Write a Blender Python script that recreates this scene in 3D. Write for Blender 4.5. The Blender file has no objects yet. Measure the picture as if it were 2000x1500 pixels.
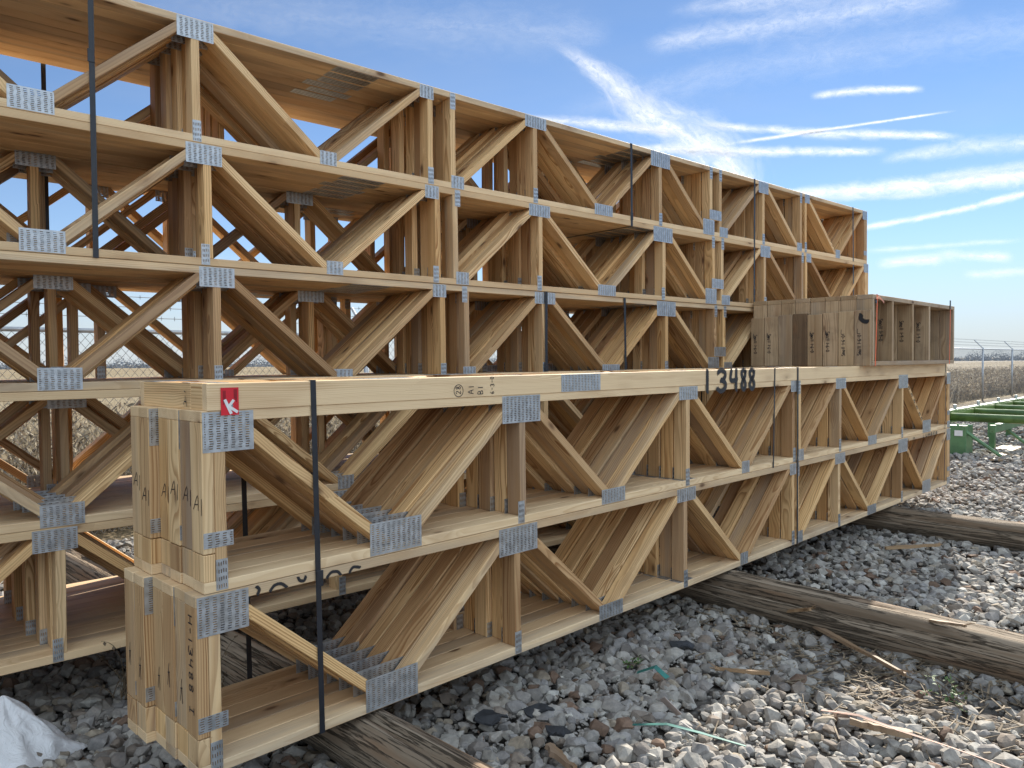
import bpy, bmesh, math, random
import numpy as np
from mathutils import Vector, Matrix

sc = bpy.context.scene
COL = sc.collection
RAD = math.radians
rng = random.Random(7)

# ------------------------------------------------------------------ camera
HC = 1.627
cam_d = bpy.data.cameras.new('camera')
cam_d.sensor_width = 36.0
cam_d.lens = 1480.0 / 2000.0 * 36.0
cam_d.clip_start = 0.05
cam_d.clip_end = 9000
cam = bpy.data.objects.new('camera', cam_d)
COL.objects.link(cam)
cam.matrix_world = (Matrix.Translation((0, 0, HC)) @ Matrix.Rotation(RAD(90 - 1.692), 4, 'X')
                    @ Matrix.Rotation(RAD(-0.506), 4, 'Z'))
sc.camera = cam

# ------------------------------------------------------------------ light
SUN_AZ = RAD(29.5)      # clockwise from +Y (view direction) towards +X
SUN_EL = RAD(32.5)
SKY_STRENGTH = 0.05
SUN_STRENGTH = 5.0
sc.view_settings.view_transform = 'Standard'
sc.view_settings.look = 'None'
sc.view_settings.gamma = 1.0
sc.view_settings.exposure = 1.08
CLOUD = 0.35
FILL_BACK = 0.92  # brightness of the unseen cover added to fill the shaded fronts
SKY_TINT = (1.24, 1.33, 1.40, 1)

sun_d = bpy.data.lights.new('sun', 'SUN')
sun_d.energy = SUN_STRENGTH
sun_d.angle = RAD(0.55)
sun_d.color = (1.0, 0.93, 0.82)
sun = bpy.data.objects.new('sun', sun_d)
COL.objects.link(sun)
to_sun = Vector((math.sin(SUN_AZ) * math.cos(SUN_EL), math.cos(SUN_AZ) * math.cos(SUN_EL), math.sin(SUN_EL)))
sun.rotation_euler = to_sun.to_track_quat('Z', 'Y').to_euler()


# ------------------------------------------------------------------ node helpers
class NT:
    def __init__(self, tree):
        self.t = tree
        self.n = tree.nodes
        self.l = tree.links

    def node(self, kind, **kw):
        nd = self.n.new(kind)
        for k, v in kw.items():
            setattr(nd, k, v)
        return nd

    def put(self, sock, val):
        if isinstance(val, bpy.types.NodeSocket):
            self.l.new(val, sock)
        else:
            sock.default_value = val

    def math(self, op, a, b=None, c=None, clamp=False):
        nd = self.node('ShaderNodeMath', operation=op, use_clamp=clamp)
        self.put(nd.inputs[0], a)
        if b is not None:
            self.put(nd.inputs[1], b)
        if c is not None:
            self.put(nd.inputs[2], c)
        return nd.outputs[0]

    def vmath(self, op, a, b=None, out=0):
        nd = self.node('ShaderNodeVectorMath', operation=op)
        self.put(nd.inputs[0], a)
        if b is not None:
            if op == 'SCALE':
                self.put(nd.inputs['Scale'], b)
            else:
                self.put(nd.inputs[1], b)
        return nd.outputs['Value'] if op in ('DOT_PRODUCT', 'LENGTH', 'DISTANCE') else nd.outputs[0]

    def noise(self, vec, scale, detail=2.0, rough=0.5, out='Fac', dist=0.0):
        nd = self.node('ShaderNodeTexNoise')
        self.put(nd.inputs['Vector'], vec)
        self.put(nd.inputs['Scale'], scale)
        self.put(nd.inputs['Detail'], detail)
        self.put(nd.inputs['Roughness'], rough)
        self.put(nd.inputs['Distortion'], dist)
        return nd.outputs[out]

    def sstep(self, val, lo, hi, a=0.0, b=1.0):
        nd = self.node('ShaderNodeMapRange', interpolation_type='SMOOTHSTEP')
        self.put(nd.inputs['Value'], val)
        self.put(nd.inputs['From Min'], lo)
        self.put(nd.inputs['From Max'], hi)
        self.put(nd.inputs['To Min'], a)
        self.put(nd.inputs['To Max'], b)
        return nd.outputs[0]

    def mix(self, fac, a, b, blend='MIX'):
        nd = self.node('ShaderNodeMix', data_type='RGBA', blend_type=blend)
        self.put(nd.inputs[0], fac)
        self.put(nd.inputs[6], a)
        self.put(nd.inputs[7], b)
        return nd.outputs[2]

    def xyz(self, vec):
        nd = self.node('ShaderNodeSeparateXYZ')
        self.put(nd.inputs[0], vec)
        return nd.outputs

    def comb(self, x, y, z):
        nd = self.node('ShaderNodeCombineXYZ')
        self.put(nd.inputs[0], x)
        self.put(nd.inputs[1], y)
        self.put(nd.inputs[2], z)
        return nd.outputs[0]

    def ramp(self, fac, stops, interp='LINEAR'):
        nd = self.node('ShaderNodeValToRGB')
        cr = nd.color_ramp
        cr.interpolation = interp
        while len(cr.elements) < len(stops):
            cr.elements.new(0.5)
        for e, (p, c) in zip(cr.elements, stops):
            e.position = p
            e.color = c if len(c) == 4 else (*c, 1)
        self.put(nd.inputs[0], fac)
        return nd.outputs[0]


def new_mat(name):
    m = bpy.data.materials.new(name)
    m.use_nodes = True
    m.node_tree.nodes.clear()
    nt = NT(m.node_tree)
    out = nt.node('ShaderNodeOutputMaterial')
    bs = nt.node('ShaderNodeBsdfPrincipled')
    nt.l.new(bs.outputs[0], out.inputs[0])
    return m, nt, bs, out


# ------------------------------------------------------------------ world: sky, veil and added fill by direction
world = bpy.data.worlds.new('World')
sc.world = world
world.use_nodes = True
world.node_tree.nodes.clear()
W = NT(world.node_tree)
w_out = W.node('ShaderNodeOutputWorld')
sky = W.node('ShaderNodeTexSky')
sky.sky_type = 'NISHITA'
sky.sun_disc = False
sky.sun_elevation = SUN_EL
sky.sun_rotation = SUN_AZ
sky.altitude = 200
sky.air_density = 0.8
sky.dust_density = 0.0
sky.ozone_density = 3.0
bg_sky = W.node('ShaderNodeBackground')
bg_sky.inputs[1].default_value = SKY_STRENGTH
wtc = W.node('ShaderNodeTexCoord')
wd = wtc.outputs['Generated']
wx, wy, wz = W.xyz(wd)
# sky tinted on the view side; bright cover added behind the viewer as fill
W.l.new(W.mix(W.sstep(wy, -0.2, 0.4), (1.0, 1.0, 1.0, 1), SKY_TINT, 'MIX'), (tint := W.node('ShaderNodeMix', data_type='RGBA', blend_type='MULTIPLY')).inputs[7])
tint.inputs[0].default_value = 1.0
W.l.new(sky.outputs[0], tint.inputs[6])
W.l.new(tint.outputs[2], bg_sky.inputs[0])
cir = W.noise(W.vmath('MULTIPLY', wd, (1.0, 2.2, 4.0)), 2.2, 4.0, 0.6)
veil = W.math('MULTIPLY', W.sstep(cir, 0.35, 0.85, 0.04, 0.22), W.sstep(wy, 0.0, 0.3, 1.0, 0.8))
cover = W.math('MULTIPLY', W.sstep(cir, 0.36, 0.60, 0.55, 1.0), W.sstep(W.vmath('DOT_PRODUCT', wd, (0.25, -0.62, 0.74)), 0.20, 0.85, 0.0, 1.0))
low = W.math('ADD', W.sstep(wz, -0.02, 0.17, 0.70, 0.0), W.sstep(wz, -0.02, 0.42, 0.25, 0.0))
tot = W.math('MAXIMUM', W.math('MAXIMUM', veil, cover), low)
bg_cl = W.node('ShaderNodeBackground')
W.l.new(W.mix(W.sstep(wy, -0.2, 0.3), (0.76, 0.88, 1.0, 1), W.mix(W.sstep(wz, 0.0, 0.2), (0.88, 0.94, 1.0, 1), (0.84, 0.92, 1.0, 1))), bg_cl.inputs[0])
W.l.new(W.math('ADD', W.math('MULTIPLY', cover, FILL_BACK - CLOUD), CLOUD), bg_cl.inputs[1])
w_mix = W.node('ShaderNodeMixShader')
W.l.new(tot, w_mix.inputs[0])
W.l.new(bg_sky.outputs[0], w_mix.inputs[1])
W.l.new(bg_cl.outputs[0], w_mix.inputs[2])
W.l.new(w_mix.outputs[0], w_out.inputs[0])
world.cycles.sampling_method = 'MANUAL'
world.cycles.sample_map_resolution = 512

# ------------------------------------------------------------------ frames of reference
TH_N = RAD(44.957)
TH_B = RAD(41.696)
D_N, D_B = 2.48664, 3.88829
U0_N = 1.0335
U0_B = -1.55
Z_N, Z_B = 0.250, 0.290


def frame(th, D, u0, z):
    d = Vector((math.cos(th), math.sin(th), 0))
    n = Vector((-math.sin(th), math.cos(th), 0))
    return Matrix.Translation(d * u0 + n * D + Vector((0, 0, z))) @ Matrix.Rotation(th, 4, 'Z')


F_N = frame(TH_N, D_N, U0_N, Z_N)      # x along the near stack, y away from the viewer, z up
F_B = frame(TH_B, D_B, U0_B, Z_B)
F_G = frame(TH_N, D_N, U0_N, 0.0)      # the near frame on the ground
F_Gi = F_G.inverted()


# ------------------------------------------------------------------ object helpers
def tag(o, label=None, cat=None, group=None, kind=None):
    if label: o['label'] = label
    if cat: o['category'] = cat
    if group: o['group'] = group
    if kind: o['kind'] = kind
    return o


def empty(name, M=Matrix.Identity(4)):
    o = bpy.data.objects.new(name, None)
    o.empty_display_size = 0.1
    o.matrix_world = M
    COL.objects.link(o)
    return o


def link(name, me, mat=None, parent=None, M=None):
    o = bpy.data.objects.new(name, me)
    if mat and len(me.materials) == 0:
        me.materials.append(mat)
    COL.objects.link(o)
    if parent: o.parent = parent
    if M is not None: o.matrix_local = M
    return o


def copy_tree(o, parent=None):
    c = o.copy()
    COL.objects.link(c)
    if parent: c.parent = parent
    for ch in o.children:
        copy_tree(ch, c)
    return c


def mesh_from(name, verts, faces, mat=None, smooth=False):
    me = bpy.data.meshes.new(name)
    me.from_pydata([tuple(v) for v in verts], [], faces)
    if smooth:
        me.polygons.foreach_set('use_smooth', [True] * len(me.polygons))
    if mat: me.materials.append(mat)
    me.update()
    return me


class MB:
    """collects boxes, tubes and prisms into one mesh"""
    def __init__(self):
        self.v = []
        self.f = []

    def box(self, x0, x1, y0, y1, z0, z1, M=None):
        b = len(self.v)
        c = [(x, y, z) for z in (z0, z1) for y in (y0, y1) for x in (x0, x1)]
        if M is not None: c = [tuple(M @ Vector(p)) for p in c]
        self.v += c
        for q in ((0, 2, 3, 1), (4, 5, 7, 6), (0, 1, 5, 4), (2, 6, 7, 3), (0, 4, 6, 2), (1, 3, 7, 5)):
            self.f.append(tuple(b + i for i in q))
        return self

    def tube(self, pts, r, n=8, r1=None, cap=True):
        pts = [Vector(p) for p in pts]
        b = len(self.v)
        k = len(pts)
        up = None
        for i, p in enumerate(pts):
            t = (pts[min(i + 1, k - 1)] - pts[max(i - 1, 0)]).normalized()
            if up is None:
                up = Vector((0, 0, 1)) if abs(t.z) < 0.9 else Vector((1, 0, 0))
            s = t.cross(up).normalized()
            up = s.cross(t).normalized()
            rr = r if r1 is None else r + (r1 - r) * i / max(k - 1, 1)
            for j in range(n):
                a = 2 * math.pi * j / n
                self.v.append(tuple(p + s * math.cos(a) * rr + up * math.sin(a) * rr))
        for i in range(k - 1):
            for j in range(n):
                a, c = b + i * n + j, b + i * n + (j + 1) % n
                self.f.append((a, c, c + n, a + n))
        if cap:
            self.f.append(tuple(b + j for j in range(n))[::-1])
            self.f.append(tuple(b + (k - 1) * n + j for j in range(n)))
        return self

    def prism(self, poly, y0, y1, M=None):
        """poly in (x,z), extruded along y"""
        b = len(self.v)
        n = len(poly)
        c = [(x, y0, z) for x, z in poly] + [(x, y1, z) for x, z in poly]
        if M is not None: c = [tuple(M @ Vector(p)) for p in c]
        self.v += c
        self.f.append(tuple(range(b, b + n)))
        self.f.append(tuple(range(b + n, b + 2 * n))[::-1])
        for i in range(n):
            j = (i + 1) % n
            self.f.append((b + j, b + i, b + n + i, b + n + j))
        return self

    def mesh(self, name, mat=None, bevel=0.0, smooth=False):
        me = mesh_from(name, self.v, self.f, mat, smooth)
        bm = bmesh.new()
        bm.from_mesh(me)
        bmesh.ops.recalc_face_normals(bm, faces=bm.faces)
        if bevel > 0:
            bmesh.ops.bevel(bm, geom=list(bm.edges), offset=bevel, segments=1, affect='EDGES', clamp_overlap=True)
        bm.to_mesh(me)
        bm.free()
        return me

    def build(self, name, mat, parent=None, M=None, bevel=0.0, smooth=False):
        return link(name, self.mesh(name, mat, bevel, smooth), None, parent, M)


# ------------------------------------------------------------------ materials
def wood_mat(name, light, dark, tones, ring=0.0085, contrast=0.75, knots=True, rough=0.62, dirt=0.0):
    """sawn softwood; the grain runs along each board's own x axis, every board its own cut and tone"""
    m, nt, bs, out = new_mat(name)
    tc = nt.node('ShaderNodeTexCoord')
    oi = nt.node('ShaderNodeObjectInfo')
    wn = nt.node('ShaderNodeTexWhiteNoise', noise_dimensions='1D')
    nt.put(wn.inputs['W'], nt.math('MULTIPLY', oi.outputs['Random'], 917.3))
    r1, r2, r3 = nt.xyz(wn.outputs['Color'])
    pos = nt.vmath('ADD', tc.outputs['Object'],
                   nt.comb(nt.math('MULTIPLY', r1, 40.0), 0.0, 0.0))
    x, y, z = nt.xyz(pos)
    # knots
    kv = nt.node('ShaderNodeTexVoronoi', voronoi_dimensions='3D', feature='F1')
    kp = nt.vmath('ADD', nt.vmath('MULTIPLY', pos, (3.6, 8.5, 8.5)), nt.comb(0.0, nt.math('MULTIPLY', r2, 9.0), r3))
    nt.put(kv.inputs['Vector'], kp)
    nt.put(kv.inputs['Scale'], 1.0)
    krand = nt.xyz(kv.outputs['Color'])[0]
    ksel = nt.math('GREATER_THAN', krand, 0.52)
    kd = kv.outputs['Distance']
    kbump = nt.math('MULTIPLY', nt.sstep(kd, 0.05, 0.62, 1.0, 0.0), ksel)
    kdark = nt.math('MULTIPLY', nt.sstep(kd, 0.05, 0.17, 1.0, 0.0), ksel)
    # annual rings round a pith somewhere off the board
    px = nt.comb(nt.math('MULTIPLY', x, 0.9), nt.math('MULTIPLY', y, 6.0), nt.math('MULTIPLY', z, 6.0))
    wob = nt.vmath('SUBTRACT', nt.noise(px, 1.0, 2.0, 0.5, out='Color'), (0.5, 0.5, 0.5))
    wy_, wz_ = nt.xyz(wob)[1], nt.xyz(wob)[2]
    cy = nt.math('ADD', nt.math('MULTIPLY', nt.math('SUBTRACT', r2, 0.5), 0.16), 0.045)
    cz = nt.math('ADD', nt.math('MULTIPLY', nt.math('SUBTRACT', r3, 0.5), 0.22), 0.0)
    yy = nt.math('ADD', nt.math('SUBTRACT', y, cy), nt.math('MULTIPLY', wy_, 0.055))
    zz = nt.math('ADD', nt.math('SUBTRACT', z, cz), nt.math('MULTIPLY', wz_, 0.055))
    rr = nt.math('SQRT', nt.math('ADD', nt.math('MULTIPLY', yy, yy), nt.math('MULTIPLY', zz, zz)))
    rr = nt.math('ADD', rr, nt.math('MULTIPLY', kbump, 0.016))
    ph = nt.math('FRACT', nt.math('DIVIDE', rr, ring))
    late = nt.math('MULTIPLY', nt.sstep(ph, 0.25, 0.86), nt.sstep(ph, 0.90, 1.0, 1.0, 0.0))
    rv = nt.noise(nt.comb(nt.math('DIVIDE', rr, ring), 0.0, r1), 0.37, 1.0)
    late = nt.math('MULTIPLY', late, nt.sstep(rv, 0.30, 0.68, 0.25, 1.0))
    fib = nt.noise(nt.vmath('MULTIPLY', pos, (6.0, 260.0, 260.0)), 1.0, 2.0, 0.6)
    late = nt.math('MULTIPLY', late, nt.sstep(fib, 0.2, 0.7, 0.75, 1.1))
    tone = nt.ramp(nt.math('FRACT', nt.math('ADD', r1, nt.math('MULTIPLY', r3, 3.1))), tones, 'CONSTANT')
    base = nt.mix(nt.math('MULTIPLY', late, contrast), light, dark)
    base = nt.mix(1.0, base, tone, 'MULTIPLY')
    blot = nt.noise(nt.vmath('MULTIPLY', pos, (1.4, 9.0, 9.0)), 1.0, 3.0, 0.6)
    grey = nt.math('MULTIPLY', nt.sstep(r2, 0.55, 0.95, 0.0, 0.55), nt.sstep(nt.noise(nt.vmath('MULTIPLY', pos, (1.1, 14.0, 14.0)), 1.0, 3.0, 0.6), 0.30, 0.62))
    base = nt.mix(grey, base, (0.33, 0.27, 0.215, 1))
    base = nt.mix(nt.sstep(blot, 0.45, 0.75, 0.0, 0.45), base, nt.mix(1.0, base, (0.62, 0.50, 0.42, 1), 'MULTIPLY'))
    if dirt > 0:
        dn = nt.noise(pos, 5.0, 5.0, 0.65)
        base = nt.mix(nt.sstep(dn, 0.50, 0.72, 0.0, dirt), base, (0.09, 0.065, 0.045, 1))
    if knots:
        base = nt.mix(nt.math('MULTIPLY', nt.math('MULTIPLY', kbump, kbump), 0.35), base, (0.26, 0.12, 0.05, 1))
        base = nt.mix(nt.math('MULTIPLY', kdark, 0.85), base, (0.10, 0.045, 0.02, 1))
    nt.put(bs.inputs['Base Color'], base)
    nt.put(bs.inputs['Roughness'], rough)
    bs.inputs['Specular IOR Level'].default_value = 0.3
    bp = nt.node('ShaderNodeBump')
    bp.inputs['Strength'].default_value = 0.25
    bp.inputs['Distance'].default_value = 0.002
    nt.put(bp.inputs['Height'], nt.math('ADD', nt.math('MULTIPLY', late, -0.5), fib))
    nt.l.new(bp.outputs[0], bs.inputs['Normal'])
    return m


TONES = [(0.0, (1.0, .95, .86)), (0.14, (1.10, 1.10, 1.08)), (0.26, (.74, .66, .60)), (0.40, (1.06, .98, .84)), (0.52, (.90, .80, .66)),
         (0.62, (.60, .52, .47)), (0.74, (1.06, 1.05, 1.02)), (0.86, (.80, .75, .71)), (1.0, (.98, .88, .72))]
M_WOOD = wood_mat('sawn_pine', (0.78, 0.555, 0.305, 1), (0.38, 0.195, 0.075, 1), TONES, contrast=0.95)
CTONES = [(0.0, (1.0, .96, .90)), (0.3, (1.06, 1.05, 1.02)), (0.5, (.88, .83, .76)), (0.75, (1.04, 1.0, .94)), (1.0, (.94, .88, .80))]
M_CHORD = wood_mat('sawn_spruce', (0.80, 0.61, 0.385, 1), (0.56, 0.36, 0.18, 1), CTONES, ring=0.0062, contrast=0.6)
BTONES = [(0.0, (.92, .88, .80)), (0.3, (1.0, .96, .90)), (0.55, (.78, .72, .64)), (0.8, (.95, .90, .84)), (1.0, (.86, .78, .68))]
M_STAIN = wood_mat('stained_pine', (0.20, 0.135, 0.085, 1), (0.10, 0.06, 0.035, 1), BTONES, ring=0.011, dirt=0.8)
M_BLOCK = wood_mat('weathered_pine', (0.58, 0.44, 0.29, 1), (0.30, 0.19, 0.10, 1), BTONES, ring=0.011, dirt=0.28)


def steel_plate_mat():
    m, nt, bs, out = new_mat('galvanised_plate')
    tc = nt.node('ShaderNodeTexCoord')
    oi = nt.node('ShaderNodeObjectInfo')
    x, y, z = nt.xyz(tc.outputs['Object'])
    xs = nt.math('ADD', nt.math('DIVIDE', x, 0.0254),
                 nt.math('MULTIPLY', nt.math('SINE', nt.math('MULTIPLY', z, 210.0)), 0.06))
    fx = nt.math('FRACT', nt.math('ADD', xs, nt.math('ADD', nt.math('MULTIPLY', oi.outputs['Random'], 13.0), 200.0)))
    zs = nt.math('DIVIDE', z, 0.0082)
    fz = nt.math('FRACT', nt.math('ADD', zs, nt.math('ADD', nt.math('MULTIPLY', oi.outputs['Random'], 7.0), 200.0)))
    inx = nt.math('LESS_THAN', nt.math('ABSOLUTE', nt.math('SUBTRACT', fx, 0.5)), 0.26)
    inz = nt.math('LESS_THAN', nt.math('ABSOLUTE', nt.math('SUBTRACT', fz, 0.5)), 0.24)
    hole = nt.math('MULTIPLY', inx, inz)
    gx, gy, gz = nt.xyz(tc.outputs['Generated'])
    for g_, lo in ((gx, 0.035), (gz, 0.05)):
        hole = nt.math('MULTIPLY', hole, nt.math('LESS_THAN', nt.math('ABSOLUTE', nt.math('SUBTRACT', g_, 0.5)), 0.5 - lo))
    n = nt.noise(nt.vmath('ADD', tc.outputs['Object'], nt.comb(nt.math('MULTIPLY', oi.outputs['Random'], 50), 0, 0)), 28, 4, .6)
    col = nt.mix(nt.sstep(n, .3, .7), (0.42, 0.445, 0.47, 1), (0.60, 0.63, 0.66, 1))
    nt.put(bs.inputs['Base Color'], col)
    bs.inputs['Metallic'].default_value = 0.8
    nt.put(bs.inputs['Roughness'], nt.sstep(n, .3, .7, .36, .50))
    bp = nt.node('ShaderNodeBump')
    bp.inputs['Strength'].default_value = 0.25
    bp.inputs['Distance'].default_value = 0.003
    nt.put(bp.inputs['Height'], n)
    nt.l.new(bp.outputs[0], bs.inputs['Normal'])
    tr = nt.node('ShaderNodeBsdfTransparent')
    slot_shade = nt.node('ShaderNodeBsdfDiffuse')
    slot_shade.inputs[0].default_value = (0.10, 0.10, 0.105, 1)
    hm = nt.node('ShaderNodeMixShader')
    # one side of each slot painted dark: shade in the punched hole
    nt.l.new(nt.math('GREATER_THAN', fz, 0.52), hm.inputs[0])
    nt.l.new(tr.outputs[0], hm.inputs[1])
    nt.l.new(slot_shade.outputs[0], hm.inputs[2])
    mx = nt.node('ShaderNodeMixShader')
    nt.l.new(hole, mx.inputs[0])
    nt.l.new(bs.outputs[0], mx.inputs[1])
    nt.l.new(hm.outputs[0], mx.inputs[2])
    nt.l.new(mx.outputs[0], out.inputs[0])
    return m


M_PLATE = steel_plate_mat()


def plain_mat(name, col, rough=0.6, metal=0.0, var=0.25, scale=8.0, bump=0.0, spec=0.5, spot=None):
    m, nt, bs, out = new_mat(name)
    tc = nt.node('ShaderNodeTexCoord')
    n = nt.noise(tc.outputs['Object'], scale, 5.0, 0.6)
    dk = tuple(c * (1 - var) for c in col) + (1,)
    lt = tuple(min(1, c * (1 + var)) for c in col) + (1,)
    c = nt.mix(nt.sstep(n, .3, .7), dk, lt)
    if spot:
        n2 = nt.noise(tc.outputs['Object'], scale * 3.1, 4.0, 0.7)
        c = nt.mix(nt.sstep(n2, .60, .72), c, (*spot, 1))
    nt.put(bs.inputs['Base Color'], c)
    bs.inputs['Roughness'].default_value = rough
    bs.inputs['Metallic'].default_value = metal
    bs.inputs['Specular IOR Level'].default_value = spec
    if bump:
        bp = nt.node('ShaderNodeBump')
        bp.inputs['Strength'].default_value = bump
        bp.inputs['Distance'].default_value = 0.01
        nt.put(bp.inputs['Height'], n)
        nt.l.new(bp.outputs[0], bs.inputs['Normal'])
    return m


M_STRAP = plain_mat('black_steel_strap', (0.012, 0.015, 0.022), 0.42, 0.0, 0.3, 20, spec=0.6)
M_INK = plain_mat('marker_ink', (0.012, 0.012, 0.018), 0.6, 0, 0.1, 30)
M_ORANGE = plain_mat('orange_strap', (0.80, 0.13, 0.03), 0.5, 0, 0.15, 12)
M_RED = plain_mat('red_card', (0.66, 0.015, 0.03), 0.5, 0, 0.06, 6)
M_WHITE = plain_mat('white_paper', (0.78, 0.78, 0.78), 0.6, 0, 0.05, 10)
M_GREY = plain_mat('grey_print', (0.22, 0.25, 0.28), 0.6, 0, 0.1, 10)
M_GREEN = plain_mat('green_paint', (0.15, 0.235, 0.07), 0.30, 0, 0.3, 4, spot=(0.03, 0.05, 0.015))
M_GREEND = plain_mat('dark_green_paint', (0.09, 0.20, 0.09), 0.42, 0, 0.25, 4, spot=(0.03, 0.05, 0.02))
M_GALV = plain_mat('galvanised_pipe', (0.46, 0.48, 0.50), 0.45, 0.6, 0.15, 15)
M_WIRE = plain_mat('fence_wire', (0.34, 0.35, 0.36), 0.5, 0.5, 0.1, 15)


def spray_mat():
    m, nt, bs, out = new_mat('black_spray_paint')
    at = nt.node('ShaderNodeAttribute', attribute_name='cover')
    tc = nt.node('ShaderNodeTexCoord')
    n = nt.noise(tc.outputs['Object'], 260, 2, .6)
    a = nt.math('ADD', at.outputs['Fac'], nt.math('MULTIPLY', nt.math('SUBTRACT', n, 0.5), 0.55))
    a = nt.sstep(a, 0.10, 0.50, 0.0, 0.97)
    bs.inputs['Base Color'].default_value = (0.018, 0.018, 0.022, 1)
    bs.inputs['Roughness'].default_value = 0.55
    tr = nt.node('ShaderNodeBsdfTransparent')
    mx = nt.node('ShaderNodeMixShader')
    nt.l.new(a, mx.inputs[0])
    nt.l.new(tr.outputs[0], mx.inputs[1])
    nt.l.new(bs.outputs[0], mx.inputs[2])
    nt.l.new(mx.outputs[0], out.inputs[0])
    return m


M_SPRAY = spray_mat()


def stone_mat():
    m, nt, bs, out = new_mat('crushed_stone')
    at = nt.node('ShaderNodeAttribute', attribute_name='tone')
    geo = nt.node('ShaderNodeNewGeometry')
    n = nt.noise(geo.outputs['Position'], 38, 5, .65)
    n2 = nt.noise(geo.outputs['Position'], 9, 3, .6)
    c = nt.mix(nt.sstep(n, .30, .72), at.outputs['Color'], nt.mix(1.0, at.outputs['Color'], (1.5, 1.48, 1.42, 1), 'MULTIPLY'))
    c = nt.mix(nt.sstep(n2, .5, .75, 0, .35), c, nt.mix(1.0, c, (0.62, 0.52, 0.42, 1), 'MULTIPLY'))
    nt.put(bs.inputs['Base Color'], c)
    bs.inputs['Roughness'].default_value = 0.85
    bs.inputs['Specular IOR Level'].default_value = 0.25
    bp = nt.node('ShaderNodeBump')
    bp.inputs['Strength'].default_value = 0.5
    bp.inputs['Distance'].default_value = 0.006
    nt.put(bp.inputs['Height'], n)
    nt.l.new(bp.outputs[0], bs.inputs['Normal'])
    return m


M_STONE = stone_mat()


def ground_mat():
    m, nt, bs, out = new_mat('gravel_ground')
    geo = nt.node('ShaderNodeNewGeometry')
    p = geo.outputs['Position']
    vo = nt.node('ShaderNodeTexVoronoi', feature='F1')
    nt.put(vo.inputs['Vector'], p)
    nt.put(vo.inputs['Scale'], 17.0)
    tone = nt.xyz(vo.outputs['Color'])[0]
    stone = nt.ramp(tone, [(0, (.17, .155, .14)), (.35, (.27, .255, .235)), (.7, (.34, .325, .30)), (.9, (.22, .13, .08)), (1, (.40, .39, .37))])
    gap = nt.sstep(vo.outputs['Distance'], .25, .62, 0.25, 0.85)
    gr = nt.mix(gap, stone, (.06, .05, .042, 1))
    # beyond the fence: dry winter field
    loc = nt.vmath('SUBTRACT', p, tuple(F_G.translation))
    nn = nt.vmath('DOT_PRODUCT', loc, (-math.sin(TH_N), math.cos(TH_N), 0))
    fld = nt.sstep(nt.math('ADD', nn, nt.math('MULTIPLY', nt.noise(p, .7, 3), 1.2)), 5.2, 6.2)
    fn = nt.noise(nt.vmath('MULTIPLY', p, (.03, .03, .03)), 1.0, 5, .6)
    field = nt.mix(nt.sstep(fn, .35, .65), (.19, .145, .085, 1), (.25, .205, .13, 1))
    nt.put(bs.inputs['Base Color'], nt.mix(fld, gr, field))
    bs.inputs['Roughness'].default_value = 0.9
    bs.inputs['Specular IOR Level'].default_value = 0.2
    bp = nt.node('ShaderNodeBump')
    bp.inputs['Strength'].default_value = 1.0
    bp.inputs['Distance'].default_value = 0.04
    nt.put(bp.inputs['Height'], nt.math('SUBTRACT', 1.0, vo.outputs['Distance']))
    nt.l.new(bp.outputs[0], bs.inputs['Normal'])
    return m


M_GROUND = ground_mat()

# ------------------------------------------------------------------ ground
b = MB()
N = 4000.0
b.v = [(-N, -N, -0.03), (N, -N, -0.03), (N, N, -0.03), (-N, N, -0.03)]
b.f = [(0, 1, 2, 3)]
tag(b.build('ground', M_GROUND), kind='structure')

# ------------------------------------------------------------------ trusses
H = 0.61
CH = 0.038          # chord height
PW = 0.040          # web width seen from the front
TW = 0.092          # truss thickness
_board_cache = {}


def board_mesh(L, wy_, wz_, mat=None):
    key = (round(L, 3), round(wy_, 3), round(wz_, 3))
    if key not in _board_cache:
        _board_cache[key] = MB().box(-L / 2, L / 2, 0, wy_, -wz_ / 2, wz_ / 2).mesh('board', mat or M_WOOD, 0.0022)
    return _board_cache[key]


_plate_cache = {}


def plate_mesh(w, h):
    key = (round(w, 3), round(h, 3))
    if key not in _plate_cache:
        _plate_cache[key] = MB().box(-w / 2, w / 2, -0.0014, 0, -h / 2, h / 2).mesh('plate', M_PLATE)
    return _plate_cache[key]


R_Y = lambda a: Matrix.Rotation(a, 4, 'Y')
T = Matrix.Translation


def plate(par, u, v, w, h, rot=False, y=0.0):
    if rot:
        return link('connector_plate', plate_mesh(h, w), None, par, T((u, y, v)) @ R_Y(math.pi / 2))
    return link('connector_plate', plate_mesh(w, h), None, par, T((u, y, v)))


def post(par, u, v0=CH, v1=None, name='post', w=PW):
    v1 = H - CH if v1 is None else v1
    return link(name, board_mesh(v1 - v0 - 0.001, TW if name[:3] == 'end' else 0.087, w), None, par, T((u, 0, (v0 + v1) / 2)) @ R_Y(-math.pi / 2))


def clip(poly, a, b_, c):
    """keep a*x+b*y<=c"""
    out = []
    for i in range(len(poly)):
        p, q = poly[i], poly[(i + 1) % len(poly)]
        dp, dq = a * p[0] + b_ * p[1] - c, a * q[0] + b_ * q[1] - c
        if dp <= 0: out.append(p)
        if (dp < 0 < dq) or (dq < 0 < dp):
            t = dp / (dp - dq)
            out.append((p[0] + t * (q[0] - p[0]), p[1] + t * (q[1] - p[1])))
    return out


_diag_cache = {}


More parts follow.
